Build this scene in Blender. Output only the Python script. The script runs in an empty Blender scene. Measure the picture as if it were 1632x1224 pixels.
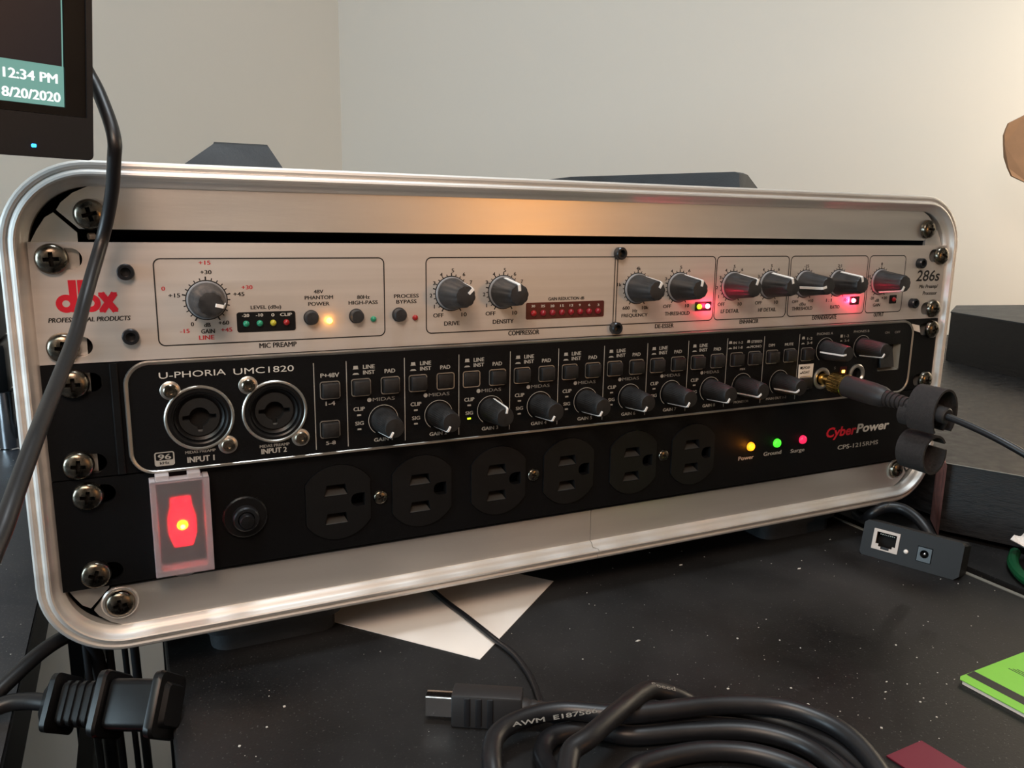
import bpy, bmesh, math, random
from mathutils import Matrix, Vector, noise
random.seed(7)
S = 0.001                      # everything below is written in millimetres
scene = bpy.context.scene
col = scene.collection
PI = math.pi
def rad(d): return d * PI / 180
def V(p): return Vector(p) * S

# ------------------------------------------------------------------ camera, world, lights, exposure
cam_d = bpy.data.cameras.new('camera'); cam = bpy.data.objects.new('camera', cam_d); col.objects.link(cam)
cam_d.sensor_width = 36; cam_d.lens = 1267.25 / 1632 * 36; cam_d.clip_start = 0.005; cam_d.clip_end = 50
M3 = Matrix(((0.9024892, 0.0714175, -0.4247502), (-0.4304666, 0.1828707, -0.8838873), (0.0145494, 0.9805396, 0.1957817)))
cam.matrix_world = Matrix.Translation(V((-209.65, -329.60, 141.57))) @ M3.to_4x4()
scene.camera = cam
scene.view_settings.view_transform = 'Standard'; scene.view_settings.look = 'None'
scene.view_settings.gamma = 1; scene.view_settings.use_curve_mapping = False
scene.view_settings.exposure = 0.0
w = bpy.data.worlds.new('world'); scene.world = w; w.use_nodes = True
w.node_tree.nodes['Background'].inputs[0].default_value = (0.8, 0.78, 0.75, 1)
w.node_tree.nodes['Background'].inputs[1].default_value = 0.04

def area(name, loc, target, sx, sy, power, color):
    d = bpy.data.lights.new(name, 'AREA'); d.shape = 'RECTANGLE'; d.size = sx * S; d.size_y = sy * S
    d.energy = power; d.color = color
    o = bpy.data.objects.new(name, d); col.objects.link(o); o.location = V(loc)
    o.rotation_euler = (Vector(target) - Vector(loc)).to_track_quat('-Z', 'Y').to_euler()
    return o
area('ceiling_lamp', (-60, -150, 1470), (-60, 0, 0), 300, 300, 10.2, (0.86, 0.94, 1.0))
area('left_window', (-1100, -200, 190), (-250, 60, 20), 420, 460, 8.0, (0.66, 0.87, 1.0))
area('near_fill', (-480, -480, 620), (0, 0, 60), 260, 260, 1.5, (0.85, 1.0, 0.95))  # added cool fill close to the rack, no window stands here
area('warm_near_fill', (-270, -430, 430), (-60, 0, 40), 160, 160, 1.65, (1.0, 0.66, 0.48))  # unseen warm fill, added to light the preamp panel
area('wall_fill', (1000, -180, 520), (1400, 200, 100), 260, 260, 9.8, (1.0, 0.88, 0.70))  # unseen light added to brighten the right wall alone
area('desk_lamp', (362, -850, 160), (-50, 0, 145), 70, 90, 0.42, (1.0, 0.40, 0.08))

# ------------------------------------------------------------------ materials
def mat(name, c, rough=0.5, metal=0.0, bump=0.0, bscale=400.0, var=0.0, vscale=60.0, stretch=None, coat=0.0, spec=0.5):
    m = bpy.data.materials.new(name); m.use_nodes = True; nt = m.node_tree; b = nt.nodes['Principled BSDF']
    b.inputs['Base Color'].default_value = (*c, 1); b.inputs['Roughness'].default_value = rough
    b.inputs['Metallic'].default_value = metal; b.inputs['Coat Weight'].default_value = coat
    b.inputs['Specular IOR Level'].default_value = spec
    tc = nt.nodes.new('ShaderNodeTexCoord'); mp = nt.nodes.new('ShaderNodeMapping'); nt.links.new(tc.outputs['Object'], mp.inputs[0])
    if stretch: mp.inputs['Scale'].default_value = stretch
    if var:
        n = nt.nodes.new('ShaderNodeTexNoise'); n.inputs['Scale'].default_value = vscale; n.inputs['Detail'].default_value = 4
        nt.links.new(mp.outputs[0], n.inputs['Vector'])
        r = nt.nodes.new('ShaderNodeMapRange'); r.inputs[1].default_value = .3; r.inputs[2].default_value = .7
        r.inputs[3].default_value = 1 - var; r.inputs[4].default_value = 1 + var
        nt.links.new(n.outputs['Fac'], r.inputs[0])
        x = nt.nodes.new('ShaderNodeMix'); x.data_type = 'RGBA'; x.blend_type = 'MULTIPLY'; x.inputs[0].default_value = 1
        x.inputs[6].default_value = (*c, 1); nt.links.new(r.outputs[0], x.inputs[7]); nt.links.new(x.outputs[2], b.inputs['Base Color'])
        rr = nt.nodes.new('ShaderNodeMapRange'); rr.inputs[1].default_value = .3; rr.inputs[2].default_value = .7
        rr.inputs[3].default_value = max(.03, rough - var * .35); rr.inputs[4].default_value = min(1, rough + var * .35)
        nt.links.new(n.outputs['Fac'], rr.inputs[0]); nt.links.new(rr.outputs[0], b.inputs['Roughness'])
    if bump:
        n2 = nt.nodes.new('ShaderNodeTexNoise'); n2.inputs['Scale'].default_value = bscale; n2.inputs['Detail'].default_value = 3
        nt.links.new(mp.outputs[0], n2.inputs['Vector'])
        bp = nt.nodes.new('ShaderNodeBump'); bp.inputs['Strength'].default_value = bump; bp.inputs['Distance'].default_value = 0.0002
        nt.links.new(n2.outputs['Fac'], bp.inputs['Height']); nt.links.new(bp.outputs[0], b.inputs['Normal'])
    return m
def glow(name, c, e, base=None):
    m = bpy.data.materials.new(name); m.use_nodes = True; b = m.node_tree.nodes['Principled BSDF']
    b.inputs['Base Color'].default_value = (*(base or c), 1); b.inputs['Emission Color'].default_value = (*c, 1)
    b.inputs['Emission Strength'].default_value = e; b.inputs['Roughness'].default_value = .3
    return m
def desk_mat(name, base, rough, streaks=(), fmax=.22, spk=.66):
    m = mat(name, base, rough, 0, bump=.25, bscale=900, var=.0, spec=.27); nt = m.node_tree; b = nt.nodes['Principled BSDF']
    tc = nt.nodes.new('ShaderNodeTexCoord')
    n = nt.nodes.new('ShaderNodeTexNoise'); n.inputs['Scale'].default_value = 9; n.inputs['Detail'].default_value = 6
    nt.links.new(tc.outputs['Object'], n.inputs['Vector'])
    film = nt.nodes.new('ShaderNodeMapRange'); film.inputs[1].default_value = .35; film.inputs[2].default_value = .75
    film.inputs[3].default_value = 0.0; film.inputs[4].default_value = fmax; nt.links.new(n.outputs['Fac'], film.inputs[0])
    # wiped finger streaks through the dust film
    geo = nt.nodes.new('ShaderNodeNewGeometry'); prev = None
    for (ax, ay, bx, by, wd) in streaks:
        def vm(op, a, b=None):
            q = nt.nodes.new('ShaderNodeVectorMath'); q.operation = op
            for i, s_ in enumerate((a, b)):
                if s_ is None: continue
                if isinstance(s_, tuple): q.inputs[i].default_value = s_
                else: nt.links.new(s_, q.inputs[i])
            return q
        A_ = (ax * S, ay * S, -.047); D_ = ((bx - ax) * S, (by - ay) * S, 0); L2 = D_[0] ** 2 + D_[1] ** 2
        pa = vm('SUBTRACT', geo.outputs['Position'], A_); dt = vm('DOT_PRODUCT', pa.outputs[0], D_)
        dv = nt.nodes.new('ShaderNodeMath'); dv.operation = 'DIVIDE'; dv.use_clamp = True; dv.inputs[1].default_value = L2; nt.links.new(dt.outputs['Value'], dv.inputs[0])
        sc = nt.nodes.new('ShaderNodeVectorMath'); sc.operation = 'SCALE'; sc.inputs[0].default_value = D_; nt.links.new(dv.outputs[0], sc.inputs['Scale'])
        ds = vm('DISTANCE', pa.outputs[0], sc.outputs[0])
        mr = nt.nodes.new('ShaderNodeMapRange'); mr.inputs[1].default_value = wd * S * .6; mr.inputs[2].default_value = wd * S * 1.15
        mr.inputs[3].default_value = .12; mr.inputs[4].default_value = 1; nt.links.new(ds.outputs['Value'], mr.inputs[0])
        if prev is None: prev = mr.outputs[0]
        else:
            mn = nt.nodes.new('ShaderNodeMath'); mn.operation = 'MINIMUM'; nt.links.new(prev, mn.inputs[0]); nt.links.new(mr.outputs[0], mn.inputs[1]); prev = mn.outputs[0]
    fo = film.outputs[0]
    if prev is not None:
        mu_ = nt.nodes.new('ShaderNodeMath'); mu_.operation = 'MULTIPLY'; nt.links.new(fo, mu_.inputs[0]); nt.links.new(prev, mu_.inputs[1]); fo = mu_.outputs[0]
    v = nt.nodes.new('ShaderNodeTexNoise'); v.inputs['Scale'].default_value = 1100; v.inputs['Detail'].default_value = 2
    nt.links.new(tc.outputs['Object'], v.inputs['Vector'])
    sp = nt.nodes.new('ShaderNodeMapRange'); sp.inputs[1].default_value = spk; sp.inputs[2].default_value = spk + .07; sp.inputs[4].default_value = .7
    nt.links.new(v.outputs['Fac'], sp.inputs[0])
    ad = nt.nodes.new('ShaderNodeMath'); ad.operation = 'MAXIMUM'; nt.links.new(fo, ad.inputs[0]); nt.links.new(sp.outputs[0], ad.inputs[1])
    x = nt.nodes.new('ShaderNodeMix'); x.data_type = 'RGBA'; x.inputs[6].default_value = (*base, 1); x.inputs[7].default_value = (.108, .104, .102, 1)
    nt.links.new(ad.outputs[0], x.inputs[0]); nt.links.new(x.outputs[2], b.inputs['Base Color'])
    rr = nt.nodes.new('ShaderNodeMapRange'); rr.inputs[1].default_value = .35; rr.inputs[2].default_value = .65
    rr.inputs[3].default_value = rough - .08; rr.inputs[4].default_value = rough + .18
    nt.links.new(n.outputs['Fac'], rr.inputs[0]); nt.links.new(rr.outputs[0], b.inputs['Roughness'])
    return m
MT = dict(
 alu=mat('brushed_aluminium', (.78, .76, .73), .5, .65, bump=.12, bscale=500, var=.10, vscale=30, stretch=(.15, 1, 3)),
 alu_flange=mat('scuffed_aluminium', (.80, .78, .75), .33, .78, bump=.15, bscale=600, var=.14, vscale=22, stretch=(.2, 1, 1.5)),
 shell=mat('stippled_black_polyethylene', (.026, .031, .036), .6, 0, bump=1.0, bscale=700, var=.2),
 silver=mat('silver_brushed_faceplate', (.68, .645, .61), .45, .55, bump=.05, bscale=900, var=.05, vscale=80, stretch=(.05, 1, 4)),
 black=mat('black_powdercoat', (.0035, .0038, .0045), .5, 0, bump=.35, bscale=1800, spec=.18),
 gloss=mat('satin_black_plastic', (.006, .006, .0065), .34, 0, bump=.05, bscale=600, var=.1, spec=.35),
 knob=mat('dark_grey_knob_plastic', (.020, .0205, .022), .45, 0, bump=.15, bscale=1500, var=.35, vscale=200),
 knob2=mat('black_knob_plastic', (.010, .0095, .0095), .52, 0, bump=.15, bscale=1500, var=.3, vscale=250),
 skirt=mat('grey_knob_skirt', (.25, .25, .26), .45),
 void=mat('unlit_hollow', (.003, .003, .003), .9),
 ink=mat('black_ink', (.0095, .009, .009), .55), inkred=mat('red_ink', (.50, .02, .03), .5),
 inkw=mat('light_ink', (.62, .60, .55), .5), inkg=mat('grey_ink', (.40, .38, .34), .5), inkd=mat('dim_ink', (.24, .225, .20), .5),
 logored=mat('logo_red', (.62, .012, .03), .4),
 white=mat('white_pointer', (.88, .86, .83), .4),
 rim=mat('silver_trim', (.60, .57, .52), .33, .9, var=.08, vscale=40),
 screw=mat('aged_nickel_screw', (.20, .175, .14), .27, 1, var=.35, vscale=300),
 hexs=mat('blackened_steel', (.030, .032, .036), .28, .6),
 adapter=mat('matte_black_adapter_plastic', (.010, .010, .0105), .55, 0, bump=.1, bscale=900, spec=.35),
 tin=mat('tin_plate', (.50, .41, .35), .5, .3),
 chrome=mat('chrome', (.62, .64, .68), .12, 1),
 gold=mat('gold_plating', (.78, .55, .19), .22, 1, var=.1, vscale=300),
 rubber=mat('grey_black_rubber', (.020, .018, .018), .52, 0, bump=.1, bscale=900),
 cable=mat('black_cable_jacket', (.009, .009, .0105), .40, 0, bump=.08, bscale=900, var=.1),
 velcro=mat('fuzzy_hook_and_loop', (.022, .020, .020), .95, 0, bump=1.0, bscale=2500, var=.5, vscale=900),
 paper=mat('white_paper', (.88, .81, .74), .8, 0, bump=.05, bscale=300),
 board=mat('brown_cardboard', (.36, .20, .11), .85, 0, bump=.3, bscale=300, var=.1),
 laminate=mat('black_laminate', (.012, .011, .011), .5, 0, bump=.5, bscale=260, var=.35, vscale=120, stretch=(1, 1, 5)),
 mdf=mat('reddish_mdf_edge', (.20, .075, .06), .8, 0, bump=.5, bscale=700, var=.3, vscale=200),
 green=mat('green_card', (.20, .56, .045), .45, 0, var=.04), maroon=mat('maroon_card', (.15, .008, .028), .55),
 greend=mat('green_plastic', (.004, .075, .025), .4),
 redcable=mat('red_cable_jacket', (.45, .012, .012), .4),
 wall=mat('matte_wall_paint', (.785, .725, .65), .85, 0, bump=.12, bscale=160),
 ceilingm=mat('ceiling_paint', (.75, .73, .69), .9), floorm=mat('carpet', (.006, .006, .006), .95, 0, bump=1, bscale=300),
 desk=desk_mat('dusty_black_desk', (.0065, .0065, .0068), .46, ((135.4, -77.5, 110.1, -88.9, 3.8), (110.1, -88.9, 77.9, -105.6, 3.4), (123, -101.2, 93.3, -118.2, 4.4), (93.3, -118.2, 70.6, -129.3, 4.2), (70.6, -129.3, 48.4, -147.1, 4.6), (62, -104.2, 36.7, -114.1, 2.6), (126, -115.2, 123.8, -131.8, 2.6)), .27), deskl=desk_mat('dusty_blue_lit_desk_left', (.016, .020, .027), .5, (), .7, .60),  # left desk: blue window light mixed into the base colour under the dust
 strip=mat('grey_edge_trim', (.18, .175, .15), .5),
 bezelm=mat('monitor_bezel', (.016, .018, .022), .32, 0, bump=.2, bscale=900),
 ramp=mat('lit_slot_plastic', (.036, .034, .031), .6), socket=mat('charcoal_socket_plastic', (.005, .0052, .0056), .42, 0, bump=.1, bscale=900, spec=.4),  # ramp: light caught on the slot slopes put into a paler grey
 jackm=mat('dark_jack_plastic', (.015, .015, .015), .38, 0),
)
def milky(f=.2, name='milky_clear_plastic'):
    m = bpy.data.materials.new(name); m.use_nodes = True; nt = m.node_tree; b = nt.nodes['Principled BSDF']
    b.inputs['Base Color'].default_value = (.80, .76, .78, 1); b.inputs['Roughness'].default_value = .42
    tr = nt.nodes.new('ShaderNodeBsdfRefraction'); tr.inputs[0].default_value = (.93, .90, .92, 1); tr.inputs['Roughness'].default_value = .45; tr.inputs['IOR'].default_value = 1.3
    mx = nt.nodes.new('ShaderNodeMixShader'); mx.inputs[0].default_value = f
    nt.links.new(tr.outputs[0], mx.inputs[1]); nt.links.new(b.outputs[0], mx.inputs[2])
    nt.links.new(mx.outputs[0], nt.nodes['Material Output'].inputs[0])
    return m
MT['milky'] = milky(.11); MT['milky_rim'] = milky(.5, 'milky_thick_plastic')
def smoked(c, f):
    m = bpy.data.materials.new('smoked_red_window'); m.use_nodes = True; nt = m.node_tree; b = nt.nodes['Principled BSDF']
    b.inputs['Base Color'].default_value = (*c, 1); b.inputs['Roughness'].default_value = .3
    return m
MT['redwin'] = smoked((.075, .010, .010), 1)
MT['led_gdim'] = glow('faint_glow_green_led', (.02, .25, .12), .10, (.02, .22, .12))  # leds that are off, yet given a faint glow of their own
MT['led_ydim'] = glow('faint_glow_yellow_led', (.3, .24, .02), .15, (.42, .36, .03))
MT['led_rdim'] = glow('faint_glow_red_led', (.3, .01, .01), .10, (.30, .012, .012))
MT['led_gr'] = glow('red_meter_led', (.5, .015, .03), .09, (.20, .01, .015))
MT['led_amber'] = glow('lit_amber_led', (1, .50, .06), 9)
MT['led_red'] = glow('lit_red_led', (1, .10, .16), 14)
MT['led_lime'] = glow('lit_lime_led', (.72, 1, .02), 1.6)
MT['led_green'] = glow('lit_green_led', (.06, 1, .03), 1.4)
MT['led_crimson'] = glow('lit_crimson_led', (1, .02, .09), 1.0)
MT['led_orange'] = glow('lit_orange_led', (1, .33, .01), 1.7)
MT['led_blue'] = glow('lit_blue_led', (.02, .30, 1), 6)
MT['rocker_glow'] = glow('lit_red_rocker', (1, .0, .015), 3.2, (.6, .01, .02))
MT['lamp_glow'] = glow('rocker_lamp', (1, .42, .0), 14)
MT['screen'] = glow('dark_screen_image', (.010, .008, .011), 1.0, (.01, .01, .01))
MT['taskbar'] = glow('teal_taskbar', (.16, .36, .31), 1.0, (.02, .02, .02))
MT['pixels'] = glow('white_screen_pixels', (.95, 1, .98), 1.15, (.1, .1, .1))

# ------------------------------------------------------------------ helpers
def tag(o, label=None, cat=None, group=None, kind=None):
    if label: o['label'] = label
    if cat: o['category'] = cat
    if group: o['group'] = group
    if kind: o['kind'] = kind
    return o
def empty(name, loc=(0, 0, 0), label=None, cat=None, group=None):
    o = bpy.data.objects.new(name, None); o.empty_display_size = .01; col.objects.link(o); o.location = V(loc)
    return tag(o, label, cat, group)
def absloc(o):
    l = o.location.copy(); p = o.parent
    while p: l += p.location; p = p.parent
    return l
def link(name, me, parent=None, loc=None, rot=None, m=None):
    """loc is an absolute position in mm (None: the mesh is already in scene millimetres)"""
    if m: me.materials.clear(); me.materials.append(MT[m])
    o = bpy.data.objects.new(name, me); col.objects.link(o)
    l = V(loc) if loc is not None else Vector((0, 0, 0))
    if rot: o.rotation_euler = rot
    if parent: o.parent = parent; l = l - absloc(parent)
    o.location = l
    return o
def sub(name, me, parent, m=None):
    """a sub-part sharing its parent's own axes"""
    if m: me.materials.clear(); me.materials.append(MT[m])
    o = bpy.data.objects.new(name, me); col.objects.link(o); o.parent = parent
    return o
def copy_tree(o, parent=None):
    c = o.copy(); col.objects.link(c); c.parent = parent if parent else o.parent
    for ch in o.children:
        copy_tree(ch, c)
    return c

class MB:
    def __init__(s): s.v = []; s.f = []
    def add(s, vs, fs):
        n = len(s.v); s.v += [tuple(v) for v in vs]; s.f += [tuple(i + n for i in f) for f in fs]; return s
    def box(s, x0, x1, y0, y1, z0, z1, c=0.0):
        c = min(c, abs(x1 - x0) / 2.01, abs(y1 - y0) / 2.01, abs(z1 - z0) / 2.01)
        if c <= 0:
            vs = [(x, y, z) for z in (z0, z1) for y in (y0, y1) for x in (x0, x1)]
            return s.add(vs, [(0, 2, 3, 1), (4, 5, 7, 6), (0, 1, 5, 4), (2, 6, 7, 3), (0, 4, 6, 2), (1, 3, 7, 5)])
        bm = bmesh.new(); bmesh.ops.create_cube(bm, size=1)
        for v in bm.verts:
            v.co = Vector(((x0 + x1) / 2 + v.co.x * (x1 - x0), (y0 + y1) / 2 + v.co.y * (y1 - y0), (z0 + z1) / 2 + v.co.z * (z1 - z0)))
        bmesh.ops.bevel(bm, geom=bm.edges[:], offset=c, segments=2, profile=.5, affect='EDGES')
        bm.verts.index_update(); s.add([v.co[:] for v in bm.verts], [[v.index for v in f.verts] for f in bm.faces]); bm.free()
        return s
    def lathe(s, prof, n=32, c=(0, 0, 0), mod=None, axis='y', cap=True):
        """prof: list of (radius, height); height runs towards the viewer (-y)"""
        vs = []; fs = []
        for k, (r, h) in enumerate(prof):
            for i in range(n):
                a = 2 * PI * i / n; q = r * (mod(a, h) if mod else 1)
                x, z = q * math.sin(a), q * math.cos(a)
                if axis == 'y': vs.append((c[0] + x, c[1] - h, c[2] + z))
                elif axis == 'z': vs.append((c[0] + x, c[1] + z, c[2] + h))
                else: vs.append((c[0] + h, c[1] + x, c[2] + z))
        for k in range(len(prof) - 1):
            for i in range(n):
                j = (i + 1) % n; fs.append((k * n + i, k * n + j, (k + 1) * n + j, (k + 1) * n + i))
        if cap and prof[0][0] > 1e-6: fs.append(tuple(range(n))[::-1])
        if cap and prof[-1][0] > 1e-6: fs.append(tuple((len(prof) - 1) * n + i for i in range(n)))
        return s.add(vs, fs)
    def prism(s, pts, y0, y1):
        """polygon in the x-z plane, extruded in y"""
        n = len(pts); vs = [(x, y0, z) for x, z in pts] + [(x, y1, z) for x, z in pts]
        fs = [tuple(range(n)), tuple(range(2 * n - 1, n - 1, -1))] + [(i, n + i, n + (i + 1) % n, (i + 1) % n) for i in range(n)]
        return s.add(vs, fs)
    def slab(s, pts, z0, z1):
        n = len(pts); vs = [(x, y, z0) for x, y in pts] + [(x, y, z1) for x, y in pts]
        fs = [tuple(range(n))[::-1], tuple(range(n, 2 * n))] + [(i, (i + 1) % n, n + (i + 1) % n, n + i) for i in range(n)]
        return s.add(vs, fs)
    def holes(s, outer, holes, y0, y1):
        """plate with through holes: all loops in the x-z plane"""
        bm = bmesh.new(); loops = [outer] + holes; vl = []; es = []
        for L in loops:
            vv = [bm.verts.new((x, y0, z)) for x, z in L]; vl.append(vv)
            es += [bm.edges.new((vv[i], vv[(i + 1) % len(vv)])) for i in range(len(vv))]
        bmesh.ops.triangle_fill(bm, use_beauty=True, use_dissolve=False, edges=es, normal=(0, -1, 0))
        bm.verts.index_update(); base = [v.co[:] for v in bm.verts]; tri = [[v.index for v in f.verts] for f in bm.faces]
        n = len(base); s.add(base + [(x, y1, z) for x, y, z in base], tri + [[i + n for i in t][::-1] for t in tri])
        off = len(s.v) - 2 * n; k = 0
        for L in loops:
            m = len(L); s.f += [(off + k + i, off + n + k + i, off + n + k + (i + 1) % m, off + k + (i + 1) % m) for i in range(m)]; k += m
        bm.free(); return s
    def tube(s, pts, r, n=12, cap=True, closed=False, rfun=None):
        P = [Vector(p) for p in pts]; m = len(P); vs = []; fs = []
        up = Vector((0, 0, 1)); T0 = (P[1] - P[0]).normalized()
        nrm = T0.cross(up) if abs(T0.dot(up)) < .95 else T0.cross(Vector((1, 0, 0))); nrm.normalize()
        for k in range(m):
            if closed: T = (P[(k + 1) % m] - P[k - 1]).normalized()
            else: T = (P[min(k + 1, m - 1)] - P[max(k - 1, 0)]).normalized()
            nrm = (nrm - T * nrm.dot(T)).normalized(); b = T.cross(nrm)
            q = rfun(k / (m - 1)) if rfun else r
            for i in range(n):
                a = 2 * PI * i / n; vs.append(P[k] + (nrm * math.cos(a) + b * math.sin(a)) * q)
        for k in range(m if closed else m - 1):
            k2 = (k + 1) % m
            for i in range(n):
                j = (i + 1) % n; fs.append((k * n + i, k * n + j, k2 * n + j, k2 * n + i))
        if cap and not closed: fs += [tuple(range(n))[::-1], tuple((m - 1) * n + i for i in range(n))]
        return s.add(vs, fs)
    def strip2(s, pts, wdt, y=-.04, closed=False, th=.04):
        """printed line of width wdt along x-z points"""
        m = len(pts); P = [Vector((p[0], p[1])) for p in pts]; vs = []; fs = []
        for k in range(m):
            a = P[(k - 1) % m] if (closed or k) else P[k]; b = P[(k + 1) % m] if (closed or k < m - 1) else P[k]
            d = (b - a).normalized(); nn = Vector((-d.y, d.x)) * wdt / 2
            for q in (P[k] - nn, P[k] + nn): vs.append((q.x, y, q.y)); vs.append((q.x, y + th, q.y))
        for k in range(m if closed else m - 1):
            i, j = 4 * k, 4 * ((k + 1) % m)
            fs += [(i, j, j + 2, i + 2), (i + 1, i, j, j + 1), (i + 2, i + 3, j + 3, j + 2)]
        return s.add(vs, fs)
    def mesh(s, name, smooth=0, fix=True):
        me = bpy.data.meshes.new(name)
        me.from_pydata([(x * S, y * S, z * S) for x, y, z in s.v], [], s.f)
        if fix:
            bm = bmesh.new(); bm.from_mesh(me); bmesh.ops.recalc_face_normals(bm, faces=bm.faces[:])
            if smooth:
                for f in bm.faces: f.smooth = True
                for e in bm.edges:
                    if len(e.link_faces) == 2 and e.calc_face_angle(0) > rad(smooth): e.smooth = False
            bm.to_mesh(me); bm.free()
        return me
    def obj(s, name, m, parent=None, smooth=0, loc=None, rot=None, fix=True):
        return link(name, s.mesh(name, smooth, fix), parent, loc, rot, m)

def rrect(x0, x1, z0, z1, r, n=6):
    pts = []
    for cx, cz, a0 in ((x1 - r, z1 - r, 0), (x0 + r, z1 - r, 90), (x0 + r, z0 + r, 180), (x1 - r, z0 + r, 270)):
        for i in range(n + 1):
            a = rad(a0 + 90 * i / n); pts.append((cx + r * math.cos(a), cz + r * math.sin(a)))
    return pts
def circ(cx, cz, r, n=24): return [(cx + r * math.cos(2 * PI * i / n), cz + r * math.sin(2 * PI * i / n)) for i in range(n)]
def capsule(cx, cz, w, h, n=8):
    r = h / 2; return rrect(cx - w / 2, cx + w / 2, cz - r, cz + r, r * .999, n)
def smooth_path(P, k=8):
    P = [Vector(p) for p in P]; out = []
    for i in range(len(P) - 1):
        a = P[max(i - 1, 0)]; b = P[i]; c = P[i + 1]; d = P[min(i + 2, len(P) - 1)]
        for j in range(k):
            t = j / k; out.append(.5 * ((2 * b) + (c - a) * t + (2 * a - 5 * b + 4 * c - d) * t * t + (3 * b - a - 3 * c + d) * t ** 3))
    out.append(P[-1]); return out

# text: every string is fitted to a measured width and height in millimetres
_texts = []
def text_batch(T, y):
    out = {}
    tmp = []
    for (s, c, x, z, wd, h) in T:
        if s == '1': wd = .28
        cu = bpy.data.curves.new('txt', 'FONT'); cu.body = s; cu.size = 1; cu.resolution_u = 3
        thin = s in ('U-PHORIA', 'UMC1820', 'MIDAS'); cu.offset = (.03 if s in ('Cyber', 'Power') else .014) if h > 3 else 0
        o = bpy.data.objects.new('txt', cu); col.objects.link(o); tmp.append((o, cu, c, x, z, wd, h, 0 if (thin or h > 3) else .034))
    bpy.context.view_layer.update(); dg = bpy.context.evaluated_depsgraph_get()
    for o, cu, c, x, z, wd, h, bold in tmp:
        me = bpy.data.meshes.new_from_object(o.evaluated_get(dg))
        xs = [v.co.x for v in me.vertices]; zs = [v.co.y for v in me.vertices]
        x0, x1, z0, z1 = min(xs), max(xs), min(zs), max(zs); sh = .18 if 'I' in c else 0
        kz = h / (z1 - z0); hh = h
        desc = any(q in cu.body for q in 'ypgj(') and c != 'px'
        if desc: kz *= (z1 - z0) / .73; 
        vs = []
        for v in me.vertices:
            zz = (v.co.y - (.345 if desc else (z0 + z1) / 2)) * kz
            vs.append((x + (v.co.x - (x0 + x1) / 2) * wd / (x1 - x0) + zz * sh, y, z + zz))
        mb = out.setdefault(c, MB()); pf = [p.vertices[:] for p in me.polygons]
        if bold:
            bo_ = bold * h; mb.add([(a - bo_ * 1.6, b, q) for a, b, q in vs], pf); mb.add([(a + bo_ * 1.6, b - .004, q) for a, b, q in vs], pf); mb.add([(a, b - .008, q + bo_) for a, b, q in vs], pf)
        else: mb.add(vs, pf)
        bpy.data.meshes.remove(me); bpy.data.objects.remove(o); bpy.data.curves.remove(cu)
    return out
INK = {'K': 'ink', 'KI': 'ink', 'R': 'inkred', 'W': 'inkw', 'G': 'inkg', 'D': 'inkd'}
INKN = {'K': 'black_lettering', 'KI': 'italic_lettering', 'R': 'red_lettering', 'W': 'light_lettering', 'G': 'grey_lettering', 'D': 'dim_lettering'}
def letter(parent, T, y, over=None):
    for c, mb in text_batch(T, y).items():
        mb.obj(INKN[c], (over or {}).get(c, INK[c]), parent, fix=False)
def point(name, loc, power, color, r=1.0):
    d = bpy.data.lights.new(name, 'POINT'); d.energy = power; d.color = color; d.shadow_soft_size = r * S
    o = bpy.data.objects.new(name, d); col.objects.link(o); o.location = V(loc); return o
def dome_mesh(name, r, h, rim=0.0):
    pr = [(r * math.cos(rad(a)), rim + h * math.sin(rad(a))) for a in range(0, 90, 15)] + [(0, rim + h)]
    return MB().lathe([(r, 0)] + pr, 20).mesh(name, 60)
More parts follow.
